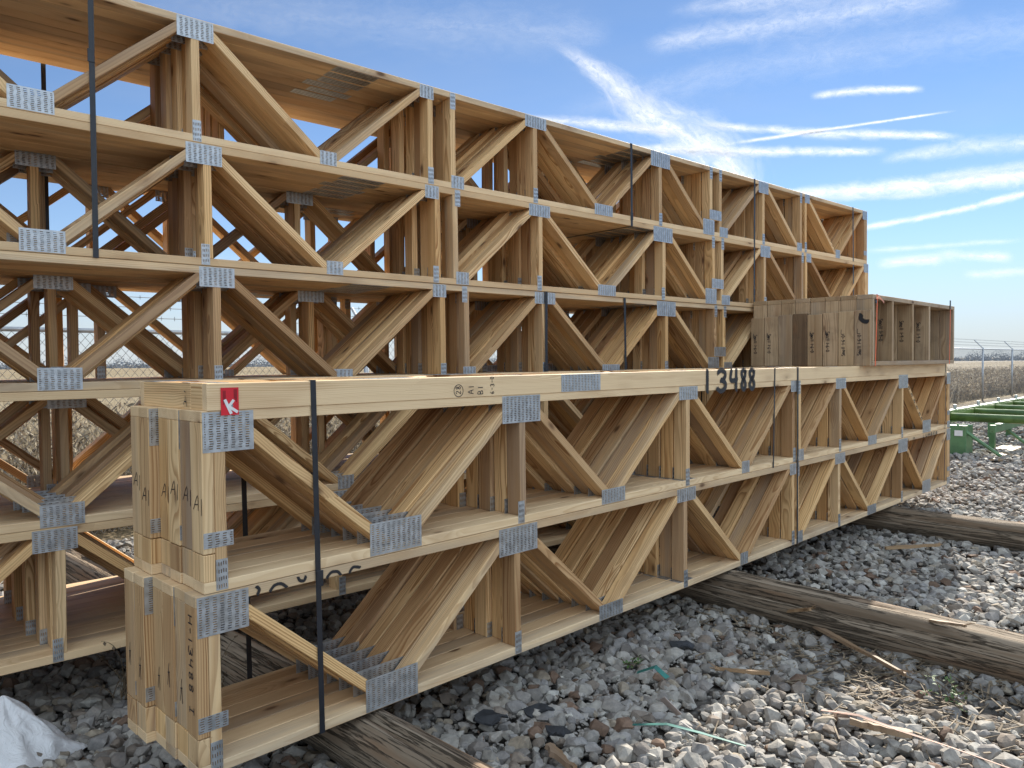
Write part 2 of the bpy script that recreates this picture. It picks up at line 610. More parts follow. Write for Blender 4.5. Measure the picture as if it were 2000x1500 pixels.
def diag(par, ub, ut, ulo, uhi, vb=CH, vt=None):
    """web from bottom (ub, vb) to top (ut, vt), trimmed to ulo..uhi"""
    vt = H - CH if vt is None else vt
    a = math.atan2(vt - vb, ut - ub)
    cu, cv = (ub + ut) / 2, (vb + vt) / 2
    L = math.hypot(ut - ub, vt - vb) + 0.2
    ca, sa = math.cos(a), math.sin(a)
    # polygon in the frame rotated with the web
    poly = [(-L / 2, -PW / 2), (L / 2, -PW / 2), (L / 2, PW / 2), (-L / 2, PW / 2)]
    # half planes in truss space -> local: u = cu + x*ca - y*sa, v = cv + x*sa + y*ca
    g = 0.0008
    poly = clip(poly, ca, -sa, uhi - cu - g)
    poly = clip(poly, -ca, sa, -(ulo - cu) - g)
    poly = clip(poly, sa, ca, H - CH - cv - g)
    poly = clip(poly, -sa, -ca, -(CH - cv) - g)
    key = tuple((round(p[0], 3), round(p[1], 3)) for p in poly)
    if key not in _diag_cache:
        _diag_cache[key] = MB().prism(poly, 0.0005, 0.0865).mesh('web', M_WOOD, 0.0022)
    return link('diagonal_web', _diag_cache[key], None, par, T((cu, 0, cv)) @ R_Y(-a))


def chords(par, L):
    link('bottom_chord', board_mesh(L, TW, CH, M_CHORD), None, par, T((L / 2, 0, CH / 2)))
    link('top_chord', board_mesh(L, TW, CH, M_CHORD), None, par, T((L / 2, 0, H - CH / 2)))


def splice(par, u, top=True, under=True, L=0.26):
    """toothed plate lying flat on the wide face of a chord"""
    z = (H - CH if under else H) if top else (0 if under else CH)
    s = -1 if under else 1
    M = T((u, TW / 2 - 0.002, z)) @ Matrix.Rotation(RAD(90) * -s, 4, 'X')
    return link('splice_plate', plate_mesh(L, 0.076), None, par, M)


def near_truss():
    r = empty('floor_truss')
    L = 8.25
    chords(r, L)
    post(r, 0.020, 0.132, name='end_post'); post(r, 0.020, CH, 0.130, name='end_block'); post(r, 0.061, name='end_post')
    post(r, L - 0.021, name='end_post'); post(r, L - 0.062, name='end_post')
    for u in (1.504, 2.946, 4.400, 4.478, 5.245, 6.727):
        post(r, u)
    e = PW / 2
    for ub, ut, lo, hi in (
            (.745, .125, .082, .782), (.820, 1.445, .782, 1.504 - e), (2.180, 1.563, 1.504 + e, 2.214),
            (2.248, 2.888, 2.214, 2.946 - e), (3.632, 3.004, 2.946 + e, 3.664), (3.696, 4.345, 3.664, 4.400 - e),
            (4.530, 5.188, 4.478 + e, 5.245 - e), (5.925, 5.303, 5.245 + e, 5.957), (5.99, 6.668, 5.957, 6.727 - e),
            (7.42, 6.786, 6.727 + e, 7.457), (7.495, L - .13, 7.457, L - .083)):
        diag(r, ub, ut, lo, hi)
    T1, B1 = H - 0.004, 0.004
    for u, w, h, top in ((.093, .178, .135, 1), (.782, .254, .130, 0), (1.512, .254, .127, 1), (2.214, .203, .078, 0),
                         (2.957, .203, .080, 1), (3.664, .102, .080, 0), (4.395, .102, .082, 1), (4.515, .09, .085, 0),
                         (5.258, .203, .085, 1), (5.957, .203, .080, 0), (6.75, .254, .127, 1), (7.457, .254, .125, 0),
                         (L - .06, .130, .125, 1), (L - .05, .102, .07, 0)):
        plate(r, u, (T1 - h / 2) if top else (B1 + h / 2), w, h)
    for u in (1.504, 2.946, 4.400, 5.245, 6.727):
        plate(r, u, .056, .042, .104, True)
    plate(r, 4.480, H - .055, .042, .10, True)
    plate(r, .052, .178, .102, .052); plate(r, .061, .058, .041, .104, True, y=-0.0)
    plate(r, L - .05, .165, .09, .045)
    splice(r, 2.965, top=False, under=False, L=.15)
    return r


def back_truss(kind):
    r = empty('floor_truss')
    L = 10.60
    o = 1.55
    chords(r, L)
    e = PW / 2
    T1, B1 = H - 0.004, 0.004
    if kind == 'duct':
        post(r, .021, name='end_post'); post(r, .062, name='end_post')
        post(r, L - 0.021, name='end_post'); post(r, L - 0.064, name='end_post')
        P = dict(a=-.05, b=1.373, c=2.80, c2=2.976, d=3.70, f=5.125, g=5.857, g2=6.005, h=6.745, i=7.48, i2=7.58)
        for u in P.values(): post(r, u + o)
        for ub, ut, lo, hi in (
                (-.80, -1.42, -1.465, -.757), (-.72, -.11, -.757, -.05 - e), (.628, .01, -.05 + e, .664), (.70, 1.315, .664, 1.373 - e),
                (2.062, 1.432, 1.373 + e, 2.095), (2.128, 2.742, 2.095, 2.80 - e), (3.025, 3.642, 2.976 + e, 3.70 - e),
                (4.385, 3.758, 3.70 + e, 4.418), (4.450, 5.067, 4.418, 5.125 - e), (5.79, 5.183, 5.125 + e, 5.857 - e),
                (6.06, 6.687, 6.005 + e, 6.745 - e), (7.425, 6.803, 6.745 + e, 7.48 - e), (8.272, 7.632, 7.58 + e, 8.305),
                (8.338, 8.93, 8.305, 8.966)):
            diag(r, ub + o, ut + o, lo + o, hi + o)
        for u, w, h, top in ((-.757, .254, .127, 0), (-.05, .178, .10, 1), (.664, .178, .10, 0), (1.375, .178, .10, 1),
                             (2.095, .102, .076, 0), (2.775, .102, .08, 1), (3.01, .102, .08, 0), (3.706, .203, .082, 1),
                             (4.418, .203, .082, 0), (5.125, .254, .122, 1), (5.82, .17, .135, 0), (6.055, .13, .088, 0),
                             (6.744, .178, .11, 1), (7.449, .1, .085, 0), (7.61, .102, .09, 1), (8.305, .102, .09, 0),
                             (8.985, .12, .10, 1)):
            plate(r, u + o, (T1 - h / 2) if top else (B1 + h / 2), w, h)
        plate(r, 5.925 + o, .188, .185, .085, y=-0.0)
        link('web_block', board_mesh(.107, TW, CH), None, r, T((5.931 + o, 0, .16)))
        for u in (-.05, 1.373, 2.80, 3.70, 5.125, 6.745, 7.58):
            plate(r, u + o, .056, .042, .104, True)
        for u in (2.976, 5.857, 6.005, 7.48):
            plate(r, u + o, H - .056, .042, .104, True)
        plate(r, 9.0 + o, .12, .08, .05)
        splice(r, 2.30 + o, L=.28); splice(r, 4.88 + o, L=.28)
    else:
        post(r, .021, name='end_post'); post(r, .062, name='end_post')
        post(r, L - 0.021, name='end_post'); post(r, L - 0.064, name='end_post')
        tops = [.712 + 1.43 * k for k in range(-1, 6)]
        for k, t in enumerate(tops):
            post(r, t + o)
            plate(r, t + o, T1 - .05, .178, .10)
            plate(r, t + o, .056, .042, .104, True)
            for s in (-1, 1):
                vb = t + s * .715
                if -1.46 < vb < 8.9:
                    diag(r, vb - s * .034 + o, t + s * .058 + o, *(sorted((t + s * e + o, vb + o))))
            if t + .715 < 8.9:
                plate(r, t + .715 + o, B1 + .045, .178, .09)
        plate(r, .06, T1 - .05, .12, .1)
    return r


ORD = ['front', 'second', 'third', 'fourth', 'fifth', 'sixth', 'seventh', 'eighth', 'ninth', 'tenth', 'eleventh', 'twelfth', 'rearmost']


rj = random.Random(17)


def place(proto, first, M):
    o = proto if first else copy_tree(proto)
    o.matrix_world = M
    if not first:                      # webs never sit in exactly the same spot
        for c in o.children:
            nm = c.name.split('.')[0]
            if nm in ('diagonal_web', 'post'):
                c.matrix_basis = T((rj.uniform(-.019, .019), rj.uniform(-.0008, .0008), 0)) @ c.matrix_basis @ R_Y(RAD(rj.uniform(-.5, .5)))
    return o


# near stack: two layers of six, one truss lying flat on top
A = near_truss()
near_objs = {}
stag = {0: [0, .003, -.003, -.002, -.034, -.037], 1: [0, .003, -.003, .001, -.034, -.031]}
used = False
for layer in (0, 1):
    for k in range(6):
        du = stag[layer][k] + (-.030 if layer == 0 else 0.0)
        dy = k * 0.0950
        M = F_N @ T((du, dy, layer * 0.612)) @ Matrix.Rotation(RAD(-0.08 if layer == 0 else 0.0), 4, 'Z')
        o = place(A, not used, M)
        used = True
        near_objs[layer, k] = o
        where = 'lower' if layer == 0 else 'upper'
        if k == 0:
            lab = ('front floor truss of the near stack lower layer, marked H-13488 on its end' if layer == 0 else
                   'front floor truss of the near stack upper layer, right under the flat truss')
        else:
            lab = '%s floor truss from the front in the near stack %s layer' % (ORD[k], where)
        tag(o, lab, 'floor truss', 'floor trusses strapped in the near stack')
flat = copy_tree(A)
flat.matrix_world = F_N @ T((0.020, -0.004, 1.2245 + .089)) @ Matrix.Rotation(RAD(-90), 4, 'X') @ Matrix.Scale(8.10 / 8.25, 4, (1, 0, 0))
tag(flat, 'floor truss lying flat on top of the near stack, sprayed 13488', 'floor truss', 'floor trusses strapped in the near stack')
# chord joint plate on the flat truss's outer face
pm = link('splice_plate', plate_mesh(.315, .086), None, flat, T((1.96, TW / 2, -0.0006)) @ Matrix.Rotation(RAD(90), 4, 'X'))

# rear stack: four layers of one kind, the lowest of another
Bp = back_truss('duct')
Cp = back_truss('plain')
lay = [(4, Bp, 0.0), (3, Bp, .030), (2, Bp, .085), (1, Bp, .080), (0, Cp, 0.0)]
LNAME = {4: 'top', 3: 'second highest', 2: 'middle', 1: 'second lowest', 0: 'lowest'}
used_p = set()
REAR_SHIFT = {4: -.43, 3: .075, 2: .11, 1: .13}
rs = random.Random(3)
for lv, proto, sh in lay:
    for k in range(11 if lv == 4 else 13):
        du = sh + (0 if k == 0 else rs.uniform(-.045, .045))
        dy = k * 0.0935 + (0.022 if k >= 6 and lv in (3, 2) else 0.0)
        M = F_B @ T((du, dy, lv * 0.6115)) @ Matrix.Rotation(RAD(rs.uniform(-.05, .05)), 4, 'Z')
        pr_ = Cp if 6 <= k and (k < 9 or lv == 4) else proto          # the rear bundle of each layer is the plain kind
        if k >= 6 and lv:
            M = M @ T(((REAR_SHIFT[lv] if k < 9 or lv == 4 else rs.choice((-.42, -.22, .2, .36))) - sh, 0, 0))
        o = place(pr_, pr_.name not in used_p, M)
        used_p.add(pr_.name)
        if k == 0:
            lab = 'front floor truss of the %s layer in the tall rear stack' % LNAME[lv]
        else:
            lab = (('%s floor truss in the %s layer of the rear stack' if k == 12 else '%s floor truss from the front in the %s layer of the rear stack')
                   % (ORD[k], LNAME[lv]))
        tag(o, lab, 'floor truss', 'floor trusses in the tall rear stack')

# ------------------------------------------------------------------ lettering: strokes drawn on real faces
GLY = {
    '1': [[(.5, 0), (.5, 1)]],
    '3': [[(.1, .9), (.4, 1), (.75, .9), (.8, .72), (.6, .55), (.4, .52)], [(.4, .52), (.75, .42), (.85, .22), (.6, .03), (.3, 0), (.05, .12)]],
    '4': [[(.2, 1), (.12, .5), (.8, .5)], [(.72, 1), (.7, 0)]],
    '8': [[(.72, .88), (.45, 1), (.2, .85), (.3, .62), (.65, .4), (.75, .18), (.5, 0), (.22, .15), (.3, .4), (.65, .65), (.72, .88)]],
    '2': [[(.1, .8), (.35, 1), (.75, .85), (.6, .5), (.1, 0), (.85, .05)]],
    '6': [[(.7, 1), (.3, .7), (.15, .3), (.4, 0), (.75, .15), (.65, .42), (.25, .35)]],
    '9': [[(.75, .75), (.5, 1), (.2, .8), (.35, .55), (.75, .7), (.6, 0)]],
    '0': [[(.45, 1), (.18, .7), (.2, .25), (.5, 0), (.8, .3), (.75, .75), (.45, 1)]],
    '-': [[(.15, .5), (.85, .5)]],
    'H': [[(.15, 0), (.15, 1)], [(.85, 0), (.85, 1)], [(.15, .5), (.85, .5)]],
    'A': [[(.05, 0), (.5, 1), (.95, 0)], [(.25, .4), (.78, .4)]],
    'B': [[(.15, 0), (.15, 1), (.7, .9), (.7, .6), (.15, .5), (.8, .4), (.8, .1), (.15, 0)]],
    'I': [[(.5, 0), (.5, 1)], [(.2, 1), (.8, 1)], [(.25, 0), (.75, 0)]],
    'L': [[(.2, 1), (.2, 0), (.8, 0)]],
    'U': [[(.15, 1), (.15, .2), (.5, 0), (.85, .2), (.85, 1)]],
    'M': [[(.05, 0), (.15, 1), (.5, .3), (.85, 1), (.95, 0)]],
    'E': [[(.85, 1), (.15, 1), (.15, 0), (.85, 0)], [(.15, .5), (.7, .5)]],
    'R': [[(.15, 0), (.15, 1), (.75, .85), (.7, .55), (.15, .5), (.85, 0)]],
    'S': [[(.85, .9), (.4, 1), (.15, .75), (.8, .35), (.6, 0), (.1, .1)]],
    'm': [[(.1, 0), (.1, .6), (.3, .6), (.45, .4), (.45, 0)], [(.45, .45), (.65, .6), (.85, .45), (.85, 0)]],
    'a': [[(.75, .5), (.35, .6), (.15, .25), (.45, 0), (.75, .2), (.75, .6), (.8, 0)]],
    'l': [[(.5, 0), (.5, 1)]],
    'K': [[(.2, 0), (.2, 1)], [(.8, 1), (.25, .45), (.85, 0)]],
    'T': [[(.5, 0), (.5, 1)], [(.1, 1), (.9, 1)]],
}


def text_strokes(s, h, adv=0.8, jit=0.0, r=random.Random(5)):
    """polylines in (x,y), height h, starting at the origin"""
    out = []
    x = 0.0
    for ch in s:
        if ch != ' ':
            jy, js = r.uniform(-jit, jit), 1 + r.uniform(-jit, jit)
            for ln in GLY[ch]:
                out.append([(x + (px * .62) * h * js, (py * js + jy) * h) for px, py in ln])
        x += adv * h * (0.55 if ch in '1lI' else 1.0)
    return out


def smooth_line(ln, n=4):
    if len(ln) < 3: return ln
    p = [np.array(q) for q in ln]
    out = []
    for i in range(len(p) - 1):
        p0, p1, p2, p3 = p[max(i - 1, 0)], p[i], p[i + 1], p[min(i + 2, len(p) - 1)]
        for k in range(n):
            t = k / n
            out.append(tuple(0.5 * ((2 * p1) + (-p0 + p2) * t + (2 * p0 - 5 * p1 + 4 * p2 - p3) * t * t + (-p0 + 3 * p1 - 3 * p2 + p3) * t ** 3)))
    out.append(tuple(p[-1]))
    return out


def strokes_mesh(name, lines, w, mat, soft=False, thick=0.0006, rnd=True):
    """flat ribbons in the local xz plane facing -y"""
    V, Fc, cov = [], [], []
    off = 0.0
    for ln in lines:
        if rnd: ln = smooth_line(ln)
        off -= 0.00008
        pts = [Vector((q[0], 0, q[1])) for q in ln]
        if soft:   # round ends
            t0 = (pts[0] - pts[1]).normalized() * w * .4
            t1 = (pts[-1] - pts[-2]).normalized() * w * .4
            pts = [pts[0] + t0] + pts + [pts[-1] + t1]
        b0 = len(V)
        for i, p in enumerate(pts):
            t = (pts[min(i + 1, len(pts) - 1)] - pts[max(i - 1, 0)]).normalized()
            s = Vector((-t.z, 0, t.x)) * w / 2
            end = soft and i in (0, len(pts) - 1)
            for q, c in ((-1, 0.0), (0, 0.0 if end else 1.0), (1, 0.0)):
                V.append(tuple(p + s * q + Vector((0, off, 0))))
                cov.append(c)
        for i in range(len(pts) - 1):
            for j in (0, 1):
                a = b0 + i * 3 + j
                Fc.append((a, a + 1, a + 4, a + 3))
    me = mesh_from(name, V, Fc, mat)
    at = me.attributes.new('cover', 'FLOAT', 'POINT')
    at.data.foreach_set('value', cov)
    return me


def set_world(o, M, par):
    """parent o to par and keep the given world matrix"""
    o.parent = par
    bpy.context.view_layer.update()
    o.matrix_local = par.matrix_world.inverted() @ M


bpy.context.view_layer.update()
# big sprayed number over the flat truss and the chord below it
lines = []
for i, ch in enumerate('13488'):
    x0 = [3.10, 3.26, 3.42, 3.56, 3.665][i] + .02
    w_ = [.09, .13, .12, .095, .115][i]
    for ln in GLY[ch]:
        lines.append([(x0 + px * w_, 1.178 + py * .132) for px, py in ln])
o = link('spray_number', strokes_mesh('spray_number', lines, .046, M_SPRAY, soft=True))
set_world(o, F_N @ T((0, -0.0062, 0)), flat)
# pen marks on the flat truss: ringed 28, A1, B1, 6-3-0 turned a quarter
RZ = Matrix.Rotation(RAD(-90), 4, 'Y')
circ = [[(.026 * math.cos(a) , .026 * math.sin(a)) for a in np.linspace(0, 6.6, 14)]]
lines = [[(y_, x_) for x_, y_ in []] for _ in ()]


def turned(s, h, x, z):
    """reads upwards"""
    return [[(x - py, z + px) for px, py in ln] for ln in text_strokes(s, h, .75, .05)]


lines = [[(1.118 + px, 1.253 + py) for px, py in circ[0]]]
lines += turned('28', .026, 1.130, 1.238) + turned('A1', .030, 1.205, 1.236) + turned('B1', .030, 1.262, 1.232) + turned('6-3-0', .022, 1.328, 1.232)
o = link('pen_marks', strokes_mesh('pen_marks', lines, .0032, M_INK))
set_world(o, F_N @ T((0, -0.0048, 0)), flat)
# cut-off sprayed letters on the lower layer's front chord
lines = [[(.215, .574), (.222, .590), (.212, .601)], [(.262, .575), (.280, .592), (.305, .592), (.325, .576)],
         [(.372, .600), (.378, .588), (.395, .584), (.402, .597)],
         [(.490, .575), (.508, .591), (.535, .589), (.548, .574)], [(.588, .575), (.605, .592), (.635, .585)]]
o = link('spray_letters', strokes_mesh('spray_letters', lines, .016, M_SPRAY, soft=True))
set_world(o, F_N @ T((-.03, -0.0020, 0)), near_objs[0, 0])
lines = [[(6.86, .573), (6.875, .590)], [(7.0, .573), (7.03, .596), (7.06, .573)]]
for i, ch in enumerate('LUMBER'):
    x0 = 7.30 + i * .082
    for ln in GLY[ch]:
        cl = [(x0 + px * .055, .574 + py * .030) for px, py in ln]
        lines.append(cl)
o = link('spray_letters', strokes_mesh('spray_letters', lines, .011, M_SPRAY, soft=True))
set_world(o, F_N @ T((0.0, -0.0125, 0)), near_objs[0, 0])
# sprayed marks down one diagonal of the upper front truss
a_ = math.atan2(-(H - 2 * CH), 7.42 - 6.786)
lines = []
for t in (.13, .24, .34, .44, .55, .63):
    lines.append([(t, -.012), (t + .012, .012)])
    lines.append([(t + .02, .014), (t + .045, .010), (t + .03, -.012)])
o = link('spray_letters', strokes_mesh('spray_letters', lines, .013, M_SPRAY, soft=True))
set_world(o, F_N @ T((6.786, -0.002, 0.612 + H - CH)) @ R_Y(-a_), near_objs[1, 0])

# pen marks on the truss ends (faces looking along -x)
END = Matrix.Rotation(RAD(-90), 4, 'Z')     # local x -> -y ... drawn facing -x


def end_marks(truss, lines, w=.0034):
    o = link('pen_marks', strokes_mesh('pen_marks', lines, w, M_INK))
    o.parent = truss
    o.matrix_local = T((-0.0012, TW, 0)) @ END
    return o


for k in range(6):
    dz = [.30, .32, .33, .31, .29, .335][k]
    c = .045
    mk = [[(c - .018, dz - .035), (c + .022, dz + .015), (c - .018, dz + .020)], [(c - .004, dz - .018), (c - .002, dz + .018)],
          [(c - .03, dz + .055), (c + .016, dz + .060)]]
    mk = [[(c + (q - dz) * .7, dz + (p - c) * 1.25) for p, q in ln] for ln in mk]
    end_marks(near_objs[1, k], mk)
    if k > 0:
        dz = [0, .27, .30, .26, .28, .31][k]
        mk = [[(c - .008, dz - .05), (c + .006, dz + .03)], [(c + .006, dz), (c + .010, dz - .055)], [(c - .006, dz - .005), (c + .012, dz)]]
        end_marks(near_objs[0, k], mk)
mk = []
zc = .545
for ch in 'H-13488':
    st = .026 if ch in '-1' else .036
    for ln in GLY[ch]:
        # turned a quarter so it reads downwards
        mk.append([(.030 + py * .032, zc - px * st) for px, py in ln])
    zc -= st + .006
for ln in GLY['I']:
    mk.append([(.030 + py * .034, zc - .03 - px * .04) for px, py in ln])
end_marks(near_objs[0, 0], mk, .0042)

# "A1" on the end of the flat truss
mk = turned('A', .05, 0.0, 0.0)
lines = [[(-.20 - (py) * .9, 1.243 + px) for px, py in ln] for ln in [[(0, 0), (.02, .045), (.04, 0)], [(.012, .022), (.03, .022)], [(.052, .03), (.056, .05)]]]
lines = [[(-.16 - (1 - i / 2) * 0, 0)] for i in ()]
lines = [[(-.150, 1.232), (-.163, 1.268), (-.178, 1.238)], [(-.156, 1.248), (-.172, 1.250)], [(-.160, 1.282), (-.172, 1.286)]]
o = link('pen_marks', strokes_mesh('pen_marks', lines, .004, M_INK, rnd=False))
set_world(o, F_N @ T((0.0155, 0, 0)) @ END, flat)


# ------------------------------------------------------------------ clouds: thin ice sheets high up, lit through by the sun
def cloud_mat():
    m, nt, bs, out = new_mat('ice_cloud')
    at = nt.node('ShaderNodeAttribute', attribute_name='ab')
    a, b_, st = nt.xyz(at.outputs['Vector'])
    geo = nt.node('ShaderNodeNewGeometry')
    p = nt.vmath('SCALE', geo.outputs['Position'], 1.0 / CLOUD_R)
    al = nt.node('ShaderNodeAttribute', attribute_name='lw')
    lu, lv, sd = nt.xyz(al.outputs['Vector'])
    q = nt.comb(nt.math('MULTIPLY', lu, 26.0), nt.math('MULTIPLY', lv, 60.0), sd)
    n1 = nt.noise(q, 1.0, 4.0, 0.62, dist=0.6)
    n2 = nt.noise(nt.comb(nt.math('MULTIPLY', lu, 95.0), nt.math('MULTIPLY', lv, 150.0), sd), 1.0, 4.0, 0.65, dist=0.8)
    bw = nt.math('ADD', nt.math('ABSOLUTE', b_), nt.math('MULTIPLY', nt.math('SUBTRACT', n1, 0.5), 1.15))
    bw = nt.math('ADD', bw, nt.math('MULTIPLY', nt.math('SUBTRACT', n2, 0.5), 0.9))
    edge = nt.sstep(bw, -0.45, 0.80, 0.92, 0.0)
    edge = nt.math('MULTIPLY', edge, nt.sstep(n2, 0.28, 0.66, 0.35, 1.0))
    hard = nt.sstep(nt.math('ABSOLUTE', b_), 0.25, 0.98, 1.0, 0.0)
    ends = nt.math('MULTIPLY', nt.sstep(a, 0.0, 0.22), nt.sstep(a, 0.80, 1.0, 1.0, 0.0))
    alpha = nt.math('MULTIPLY', nt.math('MULTIPLY', edge, hard), nt.math('MULTIPLY', ends, st), clamp=True)
    tl = nt.node('ShaderNodeBsdfTranslucent')
    tl.inputs[0].default_value = (0.37, 0.38, 0.39, 1)
    tr = nt.node('ShaderNodeBsdfTransparent')
    mx = nt.node('ShaderNodeMixShader')
    nt.l.new(alpha, mx.inputs[0])
    nt.l.new(tr.outputs[0], mx.inputs[1])
    nt.l.new(tl.outputs[0], mx.inputs[2])
    nt.l.new(mx.outputs[0], out.inputs[0])
    return m


CLOUD_R = 6000.0
M_CLOUD = cloud_mat()


def cloud(pts, ws, st, label, k=[0]):
    """pts: (x/y, z/y) of the cloud's axis as seen from the yard, ws: half widths, spread on a shell 6 km out"""
    k[0] += 1
    P = [np.array(q) for q in smooth_line([tuple(p) for p in pts], 8)] if len(pts) > 2 else [np.array(pts[0]) + (np.array(pts[1]) - np.array(pts[0])) * i / 12 for i in range(13)]
    n = len(P)
    V, Fc, A, LW = [], [], [], []
    run = 0.0
    R = CLOUD_R + 12.0 * k[0]
    nb = 6
    for i, p in enumerate(P):
        t = P[min(i + 1, n - 1)] - P[max(i - 1, 0)]
        t = t / np.linalg.norm(t)
        s = np.array([-t[1], t[0]])
        f = i / (n - 1)
        w = 0.80 * float(np.interp(f, np.linspace(0, 1, len(ws)), ws))
        run += float(np.linalg.norm(P[i] - P[i - 1])) if i else 0.0
        for j in range(nb + 1):
            b_ = -1 + 2 * j / nb
            q = p + s * w * b_
            d = Vector((q[0], 1.0, q[1])).normalized() * R
            V.append((d.x, d.y, d.z + HC))
            A.append((f, b_, st))
            LW.append((run, b_ * w, 7.3 * k[0]))
    for i in range(n - 1):
        for j in range(nb):
            a = i * (nb + 1) + j
            Fc.append((a, a + 1, a + nb + 2, a + nb + 1))
    me = mesh_from('cloud', V, Fc, M_CLOUD)
    at = me.attributes.new('ab', 'FLOAT_VECTOR', 'POINT')
    at.data.foreach_set('vector', np.array(A, np.float32).ravel())
    at = me.attributes.new('lw', 'FLOAT_VECTOR', 'POINT')
    at.data.foreach_set('vector', np.array(LW, np.float32).ravel())
    o = link('cloud', me)
    tag(o, label, 'cloud', 'clouds and vapour trails')
    o.visible_shadow = True
    return o


cloud([(.045, .425), (.1238, .3704), (.1704, .327), (.2573, .2798), (.2975, .2396), (.305, .205)], [.012, .038, .068, .088, .085, .06], 1.25, 'broad feathery white cloud streak running diagonally down to the rear stack')
cloud([(.01, .319), (.1234, .3085), (.2304, .2950)], [.013, .019, .013], 1.25, 'level cloud streak left of the broad diagonal cloud')
cloud([(.24, .308), (.418, .295), (.60, .2890)], [.011, .017, .012], 1.3, 'level cloud streak right of the broad diagonal cloud, crossed by the sharp vapour trail')
cloud([(.14, .280), (.3109, .272), (.50, .2710)], [.012, .018, .012], 1.3, 'lower level cloud streak passing behind the broad diagonal cloud')
cloud([(.27, .280), (.5885, .3233)], [.0075, .0040], 1.7, 'thin sharp straight vapour trail rising to the right')
cloud([(.39, .342), (.4646, .3502), (.545, .3509)], [.010, .015, .011], 1.3, 'small lumpy cloud alone in the blue at the upper right')
cloud([(.17, .408), (.3375, .436), (.60, .4750)], [.030, .05, .055], .55, 'wide soft cloud band rising along the top edge')
cloud([(.20, .452), (.4373, .482), (.62, .51)], [.025, .05, .06], .55, 'pale cloud veil cut by the top edge')
cloud([(.31, .212), (.5054, .2238), (.76, .2450)], [.012, .030, .036], 1.5, 'largest bright cloud bank above the right end of the rear stack')
cloud([(.35, .2085), (.58, .2140)], [.014, .009], .6, 'faint streak just under the largest cloud bank')
cloud([(.52, .232), (.78, .262)], [.014, .024], .6, 'thin cloud layer over the largest cloud bank')
cloud([(.44, .168), (.5728, .1905), (.76, .2350)], [.010, .012, .016], 1.6, 'long straight vapour trail climbing to the right edge')
cloud([(.48, .258), (.6056, .2761), (.76, .2800)], [.016, .028, .030], .75, 'puffy cloud patch near the right edge under the sharp vapour trail')
cloud([(.45, .1400), (.68, .1545)], [.011, .009], .65, 'faint lower vapour trail right of the rear stack')
cloud([(.475, .1240), (.575, .1312)], [.016, .020], .9, 'left one of two small low clouds right of the rear stack')
cloud([(.555, .1360), (.665, .1310)], [.020, .017], .9, 'right one of two small low clouds right of the rear stack')
cloud([(.59, .1080), (.70, .1143)], [.016, .014], .75, 'lowest small cloud near the right edge')
cloud([(-.55, .47), (-.05, .435), (.14, .425)], [.06, .09, .05], .22, 'faint high veil over the left part of the rear stack')
cloud([(.05, .32), (.40, .395), (.78, .43)], [.03, .07, .08], .22, 'faint broad veil rising behind the sharp vapour trail')
cloud([(-.85, .09), (-.45, .12), (-.15, .10)], [.05, .07, .03], .6, 'low cloud glimpsed through the left bays of the rear stack')

# ------------------------------------------------------------------ straps round the bundles
def strap(F, u0, u1, y0, y1, z0, z1, w, label, mat=M_STRAP, name='steel_strap', th=0.0012, buckle=None, cat='strap', group='black steel straps'):
    r = empty(name, F @ T((u1, y0, z0)))
    b = MB()
    g = 0.0012
    V = []
    ring = [(u0, y0 - g, z1 + g), (u1, y0 - g, z0 - g), (u1, y1 + g, z0 - g), (u0, y1 + g, z1 + g)]
    ro = [(u0, y0 - g - th, z1 + g + th), (u1, y0 - g - th, z0 - g - th), (u1, y1 + g + th, z0 - g - th), (u0, y1 + g + th, z1 + g + th)]
    for s in (-w / 2, w / 2):
        for u, y, z in ring + ro:
            V.append((u + s - u1, y - y0, z - z0))
    Fc = []
    for i in range(4):
        j = (i + 1) % 4
        Fc += [(4 + i, 4 + j, 12 + j, 12 + i), (i, 8 + i, 8 + j, j), (i, j, 4 + j, 4 + i), (8 + i, 12 + i, 12 + j, 8 + j)]
    b.v, b.f = V, Fc
    b.build('band', mat, r)
    if buckle is not None:
        MB().box(-w * .62, w * .62, -g - th - .003, -g + .0004, buckle - .03, buckle + .03).build('seal', mat, r, bevel=.0015)
    tag(r, label, cat, group)
    return r


Y6 = 5 * .0950 + TW
strap(F_N, .413, .428, -.004, Y6 + .01, .0, 1.3135, .022, 'black steel strap nearest the left end of the near stack, over all layers', buckle=.58)
strap(F_N, 4.076, 4.054, -.004, Y6 + .01, .610, 1.3135, .017, 'black steel strap round only the upper layer and flat truss of the near stack')
strap(F_N, 4.441, 4.436, -.006, Y6 + .01, .0, 1.3135, .022, 'black steel strap beside the double post in the middle of the near stack', buckle=.60)
strap(F_N, 8.06, 8.03, -.008, Y6 + .01, .0, 1.3135, .016, 'black steel strap at the far right end of the near stack')
Y11 = 10 * .0935 + TW + .022
for a, b_, z0, z1, lab in (
        (.908, .904, 3 * .6115, 5 * .6115 - .003, 'thick black steel strap at the left of the rear stack, round its two top layers'),
        (4.747, 4.750, 4 * .6115 - .04, 5 * .6115 - .003, 'black steel strap round the top layer in the middle of the rear stack'),
        (6.580, 6.572, 3 * .6115, 5 * .6115 - .003, 'black steel strap round the two top layers, right of the duct opening'),
        (8.674, 8.700, 3 * .6115, 5 * .6115 - .003, 'black steel strap near the right end of the rear stack'),
        (3.795, 3.789, 2 * .6115, 3 * .6115 - .003, 'black steel strap on the middle layer of the rear stack, crossing a steel plate'),
        (4.658, 4.667, 2 * .6115, 3 * .6115 - .003, 'black steel strap on the middle layer of the rear stack, in an open bay')):
    strap(F_B, a + 1.55, b_ + 1.55, -.004, Y11, z0, z1, .024, lab, buckle=(z1 - z0) * (.75 if a < 1 else .12))

